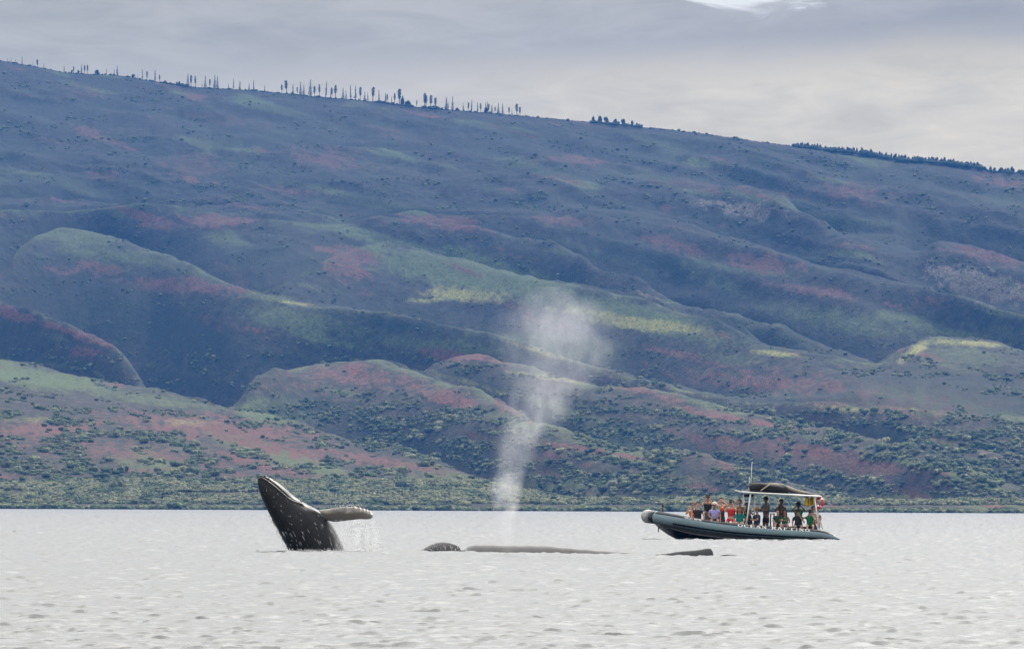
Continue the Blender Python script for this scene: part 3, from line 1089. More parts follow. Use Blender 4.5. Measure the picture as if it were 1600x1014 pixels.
def round_tree(base, H, W, label, group, k=0, name='round_tree', cat='tree', sink=0.32):
    root = empty(name, base - Vector((0, 0, sink * H)), k * 1.3)
    root.scale = (W, W, H)
    for nm, me in (('crown', CROWNS[k % 4]), ('trunk', LIMBS[k % 2])):
        c = bpy.data.objects.new(nm, me)
        COL.objects.link(c)
        c.parent = root
    tag(root, label, cat, group)
    return root


def ridge_trees():
    rs = random.Random(9)
    spec = [(150, 8, 9, 'small round tree alone on the ridge among the leftmost pines'),
            (111, 5, 4, 'little bush beside the pines left of the small round ridge tree'),
            (119, 5, 5, 'rounder little bush right beside the small round ridge tree'),
            (206, 5, 7, 'low bush on the ridge, left of the loose group of pines'),
            (254, 4, 8, 'flat low bush between the loose group and the tall group of pines'),
            (277, 6, 7, 'rounded bush just left of the tall group of ridge pines'),
            (628, 12, 9, 'peaked left half of the big dome shaped tree on the ridge'),
            (637, 8, 11, 'wide dome shaped tree in the middle of the ridge, right half'),
            (756, 9, 8, 'bushy dark tree inside the last group of ridge pines'),
            (676, 5, 9, 'low bush under the pines right of the dome shaped tree'),
            (712, 4, 8, 'low flat bush in the gap between the right hand pine groups'),
            (925, 7, 6, 'small tree at the left edge of the leafy clump right of the pines'),
            (936, 10, 9, 'tallest tree of the leafy clump on the ridge right of the pines'),
            (946, 9, 9, 'broad tree in the middle of the leafy clump right of the pines'),
            (961, 7, 8, 'lower tree right of the middle of the leafy ridge clump'),
            (972, 7, 8, 'second lower tree near the right side of the leafy ridge clump'),
            (987, 8, 7, 'spiky small tree near the right end of the leafy ridge clump'),
            (996, 5, 6, 'last little tree at the right end of the leafy ridge clump')]
    for k, (px, h, w, lab) in enumerate(spec):
        base, _ = ground_at(px)
        s = base.y / F_PX
        round_tree(base, h * s * (1.45 if px > 900 else 1.15), w * s * 0.7, lab, 'bushy trees on the skyline ridge', k)
    xs = []
    x = 1244.0
    while x < 1602:
        xs.append(x)
        x += rs.uniform(3.2, 6.4) if x > 1300 or x < 1275 else rs.uniform(5, 9)
    for k, x in enumerate(xs):
        if 1532 < x < 1546:
            continue
        base, _ = ground_at(x)
        s = base.y / F_PX
        h = rs.uniform(6, 11)
        seg = ('where the treeline begins' if x < 1300 else 'above the dark wooded shoulder' if x < 1370 else 'in the dip left of the last rise' if x < 1430 else 'along the last wooded rise' if x < 1535 else 'at the right edge of the picture')
        round_tree(base, h * s, rs.uniform(5, 9) * s * 0.62, 'dark bushy tree of the right ridge, ' + seg, 'treeline on the right hand ridge ' + seg, k + 3)
    for px, h in ((1538, 7), (1542, 5), (1550, 6)):
        base, _ = ground_at(px)
        s = base.y / F_PX
        round_tree(base, h * s, 2.4 * s * 0.62, {1538: 'thin lone tree in the gap before the right edge of the ridge', 1542: 'smallest lone tree in the gap before the right edge of the ridge', 1550: 'thin tree just right of the gap near the right edge'}[px], 'lone trees in the gap of the right ridge', px)


ridge_trees()


def slope_shrubs():
    """the larger single shrubs and small trees of the lower slopes, each its own object"""
    rs = np.random.RandomState(21)
    rr = random.Random(3)
    tot = 0
    regs = [('on the near left slope below the green crest', (0, 420), (680, 768), 70, 'pale and dark shrubs of the near left slope'),
            ('in the dense thicket left of the whale spout', (600, 790), (660, 770), 55, 'shrubs of the thicket left of the spout'),
            ('in the gully right of the whale spout', (840, 1050), (700, 770), 55, 'shrubs right of the spout'),
            ('on the slope behind the boat canopy', (1150, 1400), (640, 768), 60, 'shrubs on the slope behind the boat'),
            ('on the right hand slope by the picture edge', (1400, 1600), (680, 770), 40, 'shrubs of the right hand slope')]
    for place, pxr, pyr, n, grp in regs:
        X, Y, Z, PX, PY, jj, ii = pick_terrain(n * 4, rs, pxr, pyr, 7.0)
        red = cover['red'][jj, ii]
        idx = [i for i in range(len(X)) if red[i] < 0.35][:n]
        for q in idx:
            s = rr.uniform(2.4, 4.2)
            pale = rr.random() < 0.4
            me = CLUMPS[4 + rr.randrange(2)] if pale else CLUMPS[rr.randrange(4)]
            o = bpy.data.objects.new('shrub', me)
            COL.objects.link(o)
            o.location = (X[q], Y[q], Z[q] - 0.15 * s)
            o.scale = (s, s, s * rr.uniform(0.8, 1.15))
            o.rotation_euler = (0, 0, rr.uniform(0, 6.28))
            tag(o, ('pale dry rounded shrub ' if pale else 'dark green rounded shrub ') + place, 'shrub', grp + (', pale' if pale else ', dark'))
            tot += 1
    # small spiky young trees near the shore, left of and behind the breaching whale
    k = 0
    for x0, x1, n, lab in ((214, 312, 20, 'small dark spiky tree in the row near the shore, far left of the whale'), (520, 645, 16, 'small dark spiky tree near the shore behind the whale fin')):
        for i in range(n):
            px = x0 + (x1 - x0) * (i + rr.random() * 0.7) / n
            kk = int(np.argmin(np.abs(U_PX - px)))
            jv = np.nonzero(VIS[:, kk] & (TPY[:, kk] < 778))[0]
            j = int(jv[0]) if len(jv) else 4
            H = rr.uniform(2.6, 4.4)
            root = empty('small_tree', (float(TX[j, kk]), float(TY[j, kk]), float(TZ[j, kk]) - 0.1), rr.uniform(0, 6))
            root.scale = (H * 2.0, H * 2.0, H)
            cr, tr = PINES[3 * (k % 2)]
            for nm, me in (('crown', cr), ('trunk', tr)):
                c = bpy.data.objects.new(nm, me)
                COL.objects.link(c)
                c.parent = root
            tag(root, lab, 'small tree', lab.replace('small dark spiky tree', 'small trees'))
            k += 1
    print('single shrubs', tot)


slope_shrubs()


# ------------------------------------------------------------------ whales
def whale_material(name, dark, pale, amount, rough=0.32, streaks=True):
    m = bpy.data.materials.new(name)
    m.use_nodes = True
    g = NT(m.node_tree)
    p = g.n('ShaderNodeBsdfPrincipled')
    p.inputs['Roughness'].default_value = rough
    p.inputs['IOR'].default_value = 1.42
    p.inputs['Specular IOR Level'].default_value = 0.32
    tc = g.n('ShaderNodeTexCoord').outputs['Object']
    n = g.noise(tc, 2.2, 6, 0.65, 0.4)
    c = g.ramp(n, [(0.40, dark), (0.78, pale)])
    if amount > 0:   # scars and barnacle marks
        s = g.noise(g.mapping(tc, (9, 9, 2.2), rot=(0, 0.5, 0)), 3.0, 3, 0.7, 0.5)
        k = g.math('MULTIPLY', g.smooth(s, 0.66, 0.72), amount)
        c = g.mix(k, c, (0.42, 0.42, 0.40))
    g.l(c, p.inputs['Base Color'])
    b = g.n('ShaderNodeBump')
    b.inputs['Strength'].default_value = 0.35
    b.inputs['Distance'].default_value = 0.02
    g.l(g.noise(tc, 14.0, 4, 0.6), b.inputs['Height'])
    g.l(b.outputs[0], p.inputs['Normal'])
    out = g.n('ShaderNodeOutputMaterial')
    g.l(p.outputs[0], out.inputs[0])
    return m


def catmull(P, n):
    P = np.array(P, float)
    Q = np.vstack([2 * P[0] - P[1], P, 2 * P[-1] - P[-2]])
    out = []
    m = len(P) - 1
    for t in np.linspace(0, m, n):
        i = min(int(t), m - 1)
        u = t - i
        a, b, c, d = Q[i], Q[i + 1], Q[i + 2], Q[i + 3]
        out.append(0.5 * ((2 * b) + (c - a) * u + (2 * a - 5 * b + 4 * c - d) * u * u + (3 * b - 3 * c + d - a) * u ** 3))
    return np.array(out)


def ring_faces(nr, ns, caps=True):
    f = []
    for i in range(nr - 1):
        for j in range(ns):
            k = (j + 1) % ns
            f.append((i * ns + j, (i + 1) * ns + j, (i + 1) * ns + k, i * ns + k))
    if caps:
        f.append(tuple(range(ns)))
        f.append(tuple(range((nr - 1) * ns, nr * ns))[::-1])
    return f


M_WHALE = whale_material('whale_skin', (0.005, 0.0055, 0.006), (0.016, 0.0155, 0.015), 0.5, 0.45)
M_FLIPPER = whale_material('flipper_skin', (0.13, 0.125, 0.115), (0.44, 0.39, 0.35), 0.2, 0.45)
M_WHALE_BACK = whale_material('whale_back_skin', (0.028, 0.023, 0.019), (0.070, 0.058, 0.047), 0.15, 0.22)
# the flipper is white along its leading edge and grey brown behind, its underside shade partly painted in
_g = NT.__new__(NT)
_g.t = M_FLIPPER.node_tree
_pb = next(n_ for n_ in _g.t.nodes if n_.type == 'BSDF_PRINCIPLED')
_src = _pb.inputs['Base Color'].links[0].from_socket
_a = _g.n('ShaderNodeAttribute', attribute_name='pale')
_nn = _g.noise(_g.n('ShaderNodeTexCoord').outputs['Object'], 3.0, 4, 0.6)
_f = _g.smooth(_g.math('ADD', _a.outputs['Fac'], _g.math('MULTIPLY', _g.math('SUBTRACT', _nn, 0.5), 0.5)), 0.38, 0.66)
_g.l(_g.mix(_f, (0.055, 0.050, 0.043), _src), _pb.inputs['Base Color'])
M_BARNACLE = mat_simple('barnacle', (0.25, 0.22, 0.19), 0.9, var=0.4, scale=30)
M_KNOB = mat_simple('dark_knob', (0.012, 0.012, 0.013), 0.4)
M_FOAM = mat_simple('white_water', (0.80, 0.82, 0.83), 0.35, var=0.05)
M_EYE = mat_simple('dark_eye', (0.004, 0.004, 0.004), 0.1)


def sphere_verts(bm, c, r, sub=1, squash=(1, 1, 1)):
    ret = bmesh.ops.create_icosphere(bm, subdivisions=sub, radius=1.0)
    for v in ret['verts']:
        v.co = Vector((v.co.x * r * squash[0], v.co.y * r * squash[1], v.co.z * r * squash[2])) + Vector(c)


def bm_obj(name, bm, mat, parent=None, smooth=True):
    me = bpy.data.meshes.new(name)
    bmesh.ops.recalc_face_normals(bm, faces=bm.faces)
    bm.to_mesh(me)
    bm.free()
    for mm in (mat if isinstance(mat, (list, tuple)) else [mat]):
        me.materials.append(mm)
    if smooth:
        me.polygons.foreach_set('use_smooth', [True] * len(me.polygons))
    o = bpy.data.objects.new(name, me)
    COL.objects.link(o)
    if parent:
        o.parent = parent
    return o


def breaching_whale():
    D = 271.0
    base = sea_at(495, 861)
    base = Vector((at(495, 861, D).x, D, 0))
    root = empty('breaching_whale', base)
    tag(root, 'black young humpback whale leaping from the sea with one pale flipper out', 'whale')

    def P(px, py, off=0.0):
        return at(px, py, D + off) - base
    LR = [((403.5, 746), (405, 743.2)), ((402.3, 751), (415, 743.6)), ((404, 762), (430, 751)), ((408, 775), (446, 763)), ((414, 789), (462, 777)), ((420.5, 802), (479, 787.5)),
          ((427.5, 815), (496, 797)), ((434.5, 829), (512, 811)), ((441.5, 842), (524, 829)), ((448.5, 855), (533.5, 848)), ((455, 868), (540, 864)), ((463, 890), (549, 888)), ((472, 918), (558, 918))]
    A = [tuple(l) + tuple(r) for l, r in LR]
    n, ns = 90, 96
    S = catmull(A, n)
    verts = []
    for i in range(n):
        s = i / (n - 1) * 12
        L = P(S[i][0], S[i][1])
        R = P(S[i][2], S[i][3])
        c = (L + R) / 2
        a = (R - L) / 2
        hw = a.length
        dep = hw * (0.92 if s > 2 else 0.92)
        ax = a.normalized()
        for j in range(ns):
            th = 2 * math.pi * j / ns          # 0 at right edge, pi/2 towards the camera
            ct, st = math.cos(th), math.sin(th)
            e = 0.92
            x = math.copysign(abs(ct) ** e, ct)
            y = math.copysign(abs(st) ** e, st)
            d = 0.0
            for side in (1, -1):
                if st * side < 0:
                    continue
                tm = math.acos(np.interp(s, [0, 1, 2, 3, 4, 4.8, 5.4], [0.3, 0.52, 0.55, 0.60, 0.68, 0.84, 0.80]))
                tt = th if side > 0 else 2 * math.pi - th
                dd = (tt - tm) * hw
                if s < 5.2:
                    w = min(1, s / 0.8) * min(1, (5.2 - s) / 0.6)
                    d -= 0.040 * w * math.exp(-(dd / 0.022) ** 2)
                    d += 0.030 * w * math.exp(-((dd - 0.07) / 0.045) ** 2)
                # throat pleats on the belly side
                if s > 1.2 and tt > 1.55:
                    w = min(1, (s - 1.2)) * min(1, (tt - 1.55) / 0.25)
                    d -= 0.011 * w * (0.5 + 0.5 * math.cos(tt * 36)) ** 2
                # brow over the eye, shoulder of the flipper
                ex = (s - 4.75) * 0.25
                ey = (tt - 0.62) * hw
                d += 0.055 * math.exp(-(ex / 0.09) ** 2 - (ey / 0.07) ** 2)
                d += 0.10 * math.exp(-((s - 6.4) * 0.25 / 0.22) ** 2 - ((tt - 0.5) * hw / 0.20) ** 2)
            q = c + ax * (hw + d) * x + Vector((0, -1, 0)) * (dep + d) * y
            verts.append(q)
    body = mesh_obj('body', verts, ring_faces(n, ns), M_WHALE, root)
    # knobs on the snout and chin
    rs = random.Random(5)
    spots = [(408, 744, .030), (414, 744, .034), (420, 747, .030), (428, 750, .032), (434, 754, .030), (440, 758, .030), (446, 762.5, .028), (452, 767, .026), (424, 753, .026), (433, 760, .026), (441, 766, .026), (417, 750, .026),
             (404, 752, .026), (405, 760, .026), (407, 768, .022), (411, 757, .022), (412, 766, .022), (450, 773, .022)]
    for px, py, r in spots:
        off = -0.10 - 0.25 * rs.random() if py > 752 and px > 410 else -0.02
        bm = bmesh.new()
        sphere_verts(bm, (0, 0, 0), r, 2, (1, 1, 0.85))
        o = bm_obj('tubercle', bm, M_KNOB, root)
        o.location = P(px, py, off)
        # settle onto the skin
        cc = P(px, py, 0)
        best = min(verts[:ns * 45], key=lambda v: (v.x - cc.x) ** 2 + (v.z - cc.z) ** 2 + (0.0 if v.y < 0.02 else 5))
        o.location = best
    bm = bmesh.new()
    sphere_verts(bm, (0, 0, 0), 0.035, 2)
    e = bm_obj('eye', bm, M_EYE, root)
    cc = P(471, 784.5)
    e.location = min(verts, key=lambda v: (v.x - cc.x) ** 2 + (v.z - cc.z) ** 2 + (0.0 if v.y < 0 else 5))

    # flipper: loft from the shoulder to the tip, leading edge up
    top = [(492, 799), (505, 797.5), (520, 794.5), (532, 793), (543, 792.5), (553, 792), (563, 794), (572, 796.5), (579, 799), (583, 803.5)]
    bot = [(500, 812), (510, 812), (521, 814.8), (532, 814.2), (543, 812.8), (553, 811.6), (563, 810.6), (572, 811), (579, 810), (582.6, 807)]
    A = [t + b for t, b in zip(top, bot)]
    n, ns = 60, 40
    S = catmull(A, n)
    fv = []
    knobs = [531.5, 541, 554, 562, 568.5, 573.5, 578.5]
    for i in range(n):
        u = i / (n - 1)
        T = P(S[i][0], S[i][1], -0.15 - 0.30 * u)
        Bt = P(S[i][2], S[i][3], -0.42 - 0.40 * u)
        for k in knobs:       # scalloped leading edge
            T.z += 0.030 * math.exp(-((S[i][0] - k) / 1.5) ** 2)
        c = (T + Bt) / 2
        a = (T - Bt) / 2
        nrm = a.cross(Vector((1, 0, 0))).normalized()
        th0 = 0.15 * (1 - u) ** 1.2 + 0.035
        for j in range(ns):
            th = 2 * math.pi * j / ns
            w = math.cos(th)
            thick = th0 * math.sin(th) * (0.35 + 0.65 * (0.5 + 0.5 * w)) ** 0.8     # thick leading edge, thin trailing edge
            fv.append(c + a * w + nrm * thick)
    fl = mesh_obj('flipper', fv, ring_faces(n, ns), M_FLIPPER, root)
    at_ = fl.data.attributes.new('pale', 'FLOAT', 'POINT')
    at_.data.foreach_set('value', [0.5 + 0.5 * math.cos(2 * math.pi * j / ns) for i in range(n) for j in range(ns)])
    for k in knobs:
        bm = bmesh.new()
        sphere_verts(bm, (0, 0, 0), 0.028 if k > 535 else 0.04, 2, (1, 1, 1.0))
        o = bm_obj('tubercle', bm, M_KNOB if k < 535 else M_FLIPPER, fl)
        i = min(range(n), key=lambda q: abs(S[q][0] - k))
        o.location = fv[i * ns]
    # far flipper, only its shoulder shows on the belly side
    bm = bmesh.new()
    sphere_verts(bm, (0, 0, 0), 1.0, 3, (0.07, 0.25, 0.22))
    o = bm_obj('flipper', bm, M_WHALE, root)
    o.location = P(429.5, 814, 0.15)
    o.rotation_euler = (0, rad(-25), 0)

    # water running off the body: thin bright rivulets following the skin
    bm = bmesh.new()
    for k in range(95):
        s0 = rs.uniform(6.5, 10.0) if rs.random() < 0.85 else rs.uniform(3, 6)
        tt = rs.uniform(0.25, 2.7)
        ln = rs.uniform(0.12, 0.7) if s0 > 7 else rs.uniform(0.05, 0.2)
        w = rs.uniform(0.002, 0.006)
        pts = []
        for q in range(6):
            i = int(min(89, (s0 + ln * q / 5) / 12 * 89))
            j = int(tt / (2 * math.pi) * ns_body) % ns_body
            v = verts[i * ns_body + j]
            cen = sum((verts[i * ns_body + jj] for jj in range(0, ns_body, 12)), Vector()) / 8
            nn = (v - cen).normalized()
            pts.append((v + nn * 0.006, w * math.sin(math.pi * (q + 0.6) / 6.2)))
        prev = None
        for v, ww in pts:
            a = bm.verts.new(v + Vector((ww, 0, 0)))
            b = bm.verts.new(v + Vector((0, -ww * 1.2, 0)))
            c = bm.verts.new(v - Vector((ww, 0, 0)))
            if prev:
                bm.faces.new([prev[0], a, b, prev[1]])
                bm.faces.new([prev[1], b, c, prev[2]])
            prev = (a, b, c)
    o = bm_obj('running_water', bm, M_FOAM, root)
    o['kind'] = 'stuff'
    return root, P


ns_body = 96
whale_root, WP = breaching_whale()


def drops(name, items, label=None, mat=None):
    bm = bmesh.new()
    for c, r, st in items:
        vs = [bm.verts.new(Vector(c) + Vector(d)) for d in ((r, 0, 0), (0, r, 0), (-r, 0, 0), (0, -r, 0), (0, 0, r * st), (0, 0, -r * st * 1.6))]
        for f in ((0, 1, 4), (1, 2, 4), (2, 3, 4), (3, 0, 4), (1, 0, 5), (2, 1, 5), (3, 2, 5), (0, 3, 5)):
            bm.faces.new([vs[i] for i in f])
    o = bm_obj(name, bm, mat or M_FOAM)
    tag(o, kind='stuff')
    return o


def whale_spray():
    rs = random.Random(8)
    it = []
    for k in range(1500):       # curtain falling from the flipper
        px = rs.triangular(522, 596, 570)
        lo = 816 if px < 584 else 822
        py = rs.uniform(lo, 864)
        px += (py - lo) * 0.10 * rs.random()
        r = rs.uniform(0.002, 0.006)
        it.append((at(px, py, 270.5 - rs.uniform(-0.1, 0.7)), r, rs.uniform(2.0, 7.0)))
    for k in range(60):         # drops thrown up from its leading edge
        px = rs.gauss(546, 14)
        py = 791 - abs(rs.gauss(0, 3.0))
        it.append((at(px, py, 270.6), rs.uniform(0.004, 0.012), 1.2))
    for k in range(420):        # splash where the body meets the water
        px = rs.uniform(446, 548)
        py = 862 - abs(rs.gauss(0, 2.2))
        it.append((at(px, py, 269.9 - rs.uniform(0, 0.5)), rs.uniform(0.004, 0.014), 1.1))
    for k in range(160):        # water dripping from the belly side
        py = rs.uniform(805, 862)
        px = 424 + (py - 805) * 0.52 - abs(rs.gauss(0, 3))
        it.append((at(px, py, 271 - rs.uniform(0, .3)), rs.uniform(0.003, 0.010), rs.uniform(1.5, 5)))
    drops('water_spray', it)


whale_spray()


def curtain_mist():
    """thin mist of falling water under the flipper"""
    lo, hi = at(520, 866, 270.5), at(598, 812, 270.5)
    bm = bmesh.new()
    n, ns = 10, 24
    vs = []
    for i in range(n):
        u = i / (n - 1)
        z = hi.z + (0.0 - hi.z) * u
        xl = lo.x + 0.06 * u
        xr = hi.x - 0.22 * (1 - u) + 0.05 * u
        for j in range(ns):
            th = 2 * math.pi * j / ns
            vs.append(Vector(((xl + xr) / 2 + (xr - xl) / 2 * math.cos(th), 270.3 + 0.35 * math.sin(th), z)))
    m = bpy.data.materials.new('falling_mist')
    m.use_nodes = True
    g = NT(m.node_tree)
    geo = g.n('ShaderNodeNewGeometry').outputs['Position']
    n1 = g.noise(g.mapping(geo, (7, 3, 1.1)), 1.0, 4, 0.6)
    dens = g.math('MULTIPLY', g.smooth(n1, 0.42, 0.75), 0.9)
    v = g.n('ShaderNodeVolumePrincipled')
    v.inputs['Color'].default_value = (0.9, 0.92, 0.94, 1)
    v.inputs['Anisotropy'].default_value = 0.3
    g.l(dens, v.inputs['Density'])
    out = g.n('ShaderNodeOutputMaterial')
    g.l(v.outputs[0], out.inputs['Volume'])
    bm.free()
    o = mesh_obj('falling_water_mist', vs, ring_faces(n, ns), m)
    tag(o, kind='stuff')


curtain_mist()


def surface_whale():
    base = Vector((at(860, 866, 255).x, 255.0, 0))
    root = empty('surfacing_whale', base)
    tag(root, 'long dark grey back of an adult whale low in the water between calf and boat', 'whale')

    def P(px, py, off=0.0):
        d = 274 - (px - 650) / 500.0 * 24.0
        return at(px, py, d + off) - base
    T = [(648, 868), (652, 863.5), (658, 859), (665, 855), (674, 850), (683, 847), (692, 846), (703, 847.5), (712, 850.5), (718, 854), (721.5, 858.5), (726, 858), (735, 853.5), (745, 852), (760, 851.5), (800, 852.5), (830, 852.5), (850, 852.8), (870, 854.5), (890, 856.5), (910, 858.3), (930, 860.2), (950, 861.9), (970, 863.5), (985, 864.8), (1000, 866.0), (1014, 867.6), (1028, 869.6), (1040, 872.0), (1070, 873.5), (1100, 874.5), (1120, 878)]
    xs = np.linspace(648, 1120, 150)
    tx = [p[0] for p in T]
    ty = [p[1] for p in T]
    n, ns = len(xs), 36
    vs = []
    for i, x in enumerate(xs):
        y = float(np.interp(x, tx, ty)) + 0.25 * math.sin(x * 0.21) * (1 if 740 < x < 960 else 0)
        if 730 < x < 1022:
            y -= 1.5
        t = P(x, y)
        hw = float(np.interp(x, [648, 660, 690, 718, 724, 760, 850, 950, 1000, 1060, 1120], [0.03, 0.16, 0.34, 0.24, 0.5, 0.85, 0.95, 0.6, 0.38, 0.22, 0.08]))
        hv = float(np.interp(x, [648, 660, 690, 718, 724, 760, 850, 950, 1000, 1060, 1120], [0.03, 0.18, 0.42, 0.5, 0.6, 0.8, 0.9, 0.6, 0.4, 0.22, 0.08]))
        c = t - Vector((0, 0, hv))
        for j in range(ns):
            th = 2 * math.pi * j / ns
            vs.append(c + Vector((0, -math.cos(th) * hw, math.sin(th) * hv)))
    mesh_obj('body', vs, ring_faces(n, ns), M_WHALE_BACK, root)

    def blade(name, top, bot, thick, mat, lean=0.0):
        A = [t + b for t, b in zip(top, bot)]
        S = catmull(A, 36)
        fv = []
        for i in range(36):
            t = P(S[i][0], S[i][1])
            b = P(S[i][2], S[i][3]) - Vector((0, lean, 0))
            c = (t + b) / 2
            a = (t - b) / 2
            nrm = a.cross(Vector((1, 0, 0))).normalized()
            for j in range(16):
                th = 2 * math.pi * j / 16
                fv.append(c + a * math.cos(th) + nrm * thick * math.sin(th))
        return mesh_obj(name, fv, ring_faces(36, 16), mat, root)
    blade('tail_fluke', [(1024, 868.4), (1036, 866.4), (1048, 864), (1060, 862), (1075, 860.6), (1088, 859.4), (1098, 857.8), (1105, 856.4), (1110.5, 857), (1113.5, 861)],
          [(1026, 874), (1036, 878), (1048, 880), (1060, 881), (1075, 882), (1088, 883), (1098, 884), (1105, 884), (1112, 884), (1115.5, 884)], 0.10, M_WHALE, 0.25)
    blade('tail_fluke', [(1117, 870.5), (1122, 869), (1128, 867.5), (1136, 866.4), (1143, 866.6), (1150, 868), (1157, 870)],
          [(1117, 878), (1122, 878), (1128, 878), (1136, 878), (1143, 878), (1150, 878), (1157, 877)], 0.08, M_WHALE, 0.2)
    # drips and broken water along the back
    rs = random.Random(12)
    it = []
    for k in range(170):
        x = rs.choice([rs.uniform(660, 735), rs.uniform(660, 735), rs.uniform(735, 1000)])
        y = float(np.interp(x, tx, ty))
        yb = 864 + (x - 650) / 500 * 8
        f = rs.random() ** 0.5
        p = P(x, y + (yb - y) * f, -0.36 if x < 722 else -0.8 * f)
        it.append((p + base, rs.uniform(0.004, 0.012), rs.uniform(1, 3)))
    drops('broken_water', it)
    return root


surface_whale()


def spout():
    D = 255.0
    base = Vector((at(795, 866, D).x, D, 0.0))
    # centre line and half width of the plume, from photo pixels
    path = [(868, 791, 9), (840, 791, 11), (800, 791, 15), (770, 793, 22), (740, 797, 27), (710, 805, 32), (680, 818, 40), (650, 836, 48), (620, 850, 58), (590, 864, 76), (560, 872, 88), (530, 874, 92), (505, 870, 86), (480, 868, 66), (462, 866, 46), (448, 864, 24)]
    pts = []
    for py, px, w in path:
        q = at(px, py, D) - base
        pts.append((q.z, q.x, w * 1.3 / F_PX * D))
    z1 = pts[-1][0]
    x0, x1 = -1.0, 2.6
    vs = []
    ns = 28
    for z, x, w in pts:
        for j in range(ns):
            th = 2 * math.pi * j / ns
            vs.append(Vector((x + w * 1.12 * math.cos(th), w * 0.8 * math.sin(th), z)))
    m = bpy.data.materials.new('spout_mist')
    m.use_nodes = True
    g = NT(m.node_tree)
    tc = g.n('ShaderNodeTexCoord').outputs['Object']
    # wisps: warp the lookup a little
    wn = g.n('ShaderNodeTexNoise')
    wn.inputs['Scale'].default_value = 1.1
    wn.inputs['Detail'].default_value = 4
    g.l(tc, wn.inputs['Vector'])
    sub = g.n('ShaderNodeVectorMath', operation='SUBTRACT')
    g.l(wn.outputs['Color'], sub.inputs[0])
    sub.inputs[1].default_value = (0.5, 0.5, 0.5)
    scl = g.n('ShaderNodeVectorMath', operation='SCALE')
    scl.inputs['Scale'].default_value = 1.1
    g.l(sub.outputs[0], scl.inputs[0])
    add = g.n('ShaderNodeVectorMath', operation='ADD')
    g.l(tc, add.inputs[0])
    g.l(scl.outputs[0], add.inputs[1])
    sep = g.n('ShaderNodeSeparateXYZ')
    g.l(add.outputs[0], sep.inputs[0])
    zn = g.math('DIVIDE', sep.outputs[2], z1, True)

    def curve(vals):
        fc = g.n('ShaderNodeFloatCurve')
        c = fc.mapping.curves[0]
        k = [(max(0, min(1, z / z1)), v) for z, v in vals]
        c.points[0].location = k[0]
        c.points[1].location = k[-1]
        for a in k[1:-1]:
            c.points.new(*a)
        fc.mapping.update()
        g.l(zn, fc.inputs['Value'])
        return fc.outputs[0]
    cx = g.math('ADD', g.math('MULTIPLY', curve([(z, (x - x0) / (x1 - x0)) for z, x, w in pts]), x1 - x0), x0)
    wd = g.math('MULTIPLY', curve([(z, w / 2.0) for z, x, w in pts]), 2.0)
    am = curve([((at(800, py, D) - base).z, a) for py, a in [(868, 0.15), (815, 0.3), (792, 0.65), (770, 0.7), (735, 0.48), (700, 0.35), (665, 0.55), (630, 0.6), (590, 0.40), (550, 0.42), (510, 0.55), (480, 0.40), (450, 0.1)]])
    dx = g.math('DIVIDE', g.math('SUBTRACT', sep.outputs[0], cx), wd)
    dy = g.math('DIVIDE', sep.outputs[1], g.math('MULTIPLY', wd, 0.7))
    rr = g.math('SQRT', g.math('ADD', g.math('MULTIPLY', dx, dx), g.math('MULTIPLY', dy, dy)))
    fall = g.math('SUBTRACT', 1.0, g.smooth(rr, 0.25, 1.0))
    n1 = g.noise(g.mapping(tc, (1.5, 1.5, 1.0)), 1.0, 5, 0.62, 0.6)
    n2 = g.noise(g.mapping(tc, (4.5, 4.5, 2.4)), 1.0, 4, 0.6, 0.5)
    wis = g.math('MULTIPLY', g.smooth(n1, 0.24, 0.64), g.math('ADD', g.math('MULTIPLY', n2, 1.3), -0.05))
    # a narrow column is thinner through, so its mist is denser per metre
    dens = g.math('DIVIDE', g.math('MULTIPLY', g.math('MULTIPLY', fall, wis), am), wd)
    dens = g.math('MULTIPLY', dens, 1.65)
    v = g.n('ShaderNodeVolumePrincipled')
    v.inputs['Color'].default_value = (0.93, 0.93, 0.95, 1)
    v.inputs['Anisotropy'].default_value = 0.0
    g.l(dens, v.inputs['Density'])
    out = g.n('ShaderNodeOutputMaterial')
    g.l(v.outputs[0], out.inputs['Volume'])
    o = mesh_obj('whale_spout', vs, ring_faces(len(pts), ns), m)
    o.location = base
    tag(o, 'tall drifting white plume of mist blown up by the surfacing whale', 'spout')


spout()


# ------------------------------------------------------------------ the tour boat
BD = 389.0
BPX = F_PX / BD                       # photo pixels per metre at the boat
BBASE = Vector((at(1165, 843, BD).x, BD, 0.0))


def B(px, py, off=0.0):
    """point in the boat's own space; `off` metres from the near side"""
    p = at(px, py, BD) - BBASE
    return Vector((p.x, off, p.z))


M_TUBE = mat_simple('grey_blue_rubber', (0.16, 0.235, 0.27), 0.5, var=0.10, scale=1.5, bump=0.15, bscale=3)
M_TUBE_TOP = mat_simple('worn_dark_rubber', (0.035, 0.037, 0.042), 0.9, var=0.3, scale=3)
M_CAP = mat_simple('pale_nose_rubber', (0.36, 0.36, 0.34), 0.6, var=0.15, scale=5)
M_HULL = mat_simple('black_hull', (0.010, 0.012, 0.018), 0.25, var=0.2)
M_RAIL = mat_simple('grey_rail', (0.11, 0.11, 0.12), 0.5)
M_WHITE = mat_simple('white_paint', (0.72, 0.72, 0.70), 0.35, var=0.04)
M_GREYSEAT = mat_simple('grey_vinyl', (0.10, 0.105, 0.115), 0.6)
M_BLACK = mat_simple('black_plastic', (0.012, 0.012, 0.013), 0.4)
M_RAFT = mat_simple('dark_rolled_rubber', (0.006, 0.005, 0.005), 0.8, var=0.3, scale=3, bump=0.5, bscale=6)
M_CANVAS = mat_simple('brown_canvas', (0.13, 0.11, 0.095), 0.9, var=0.25, scale=3, bump=0.6, bscale=5)
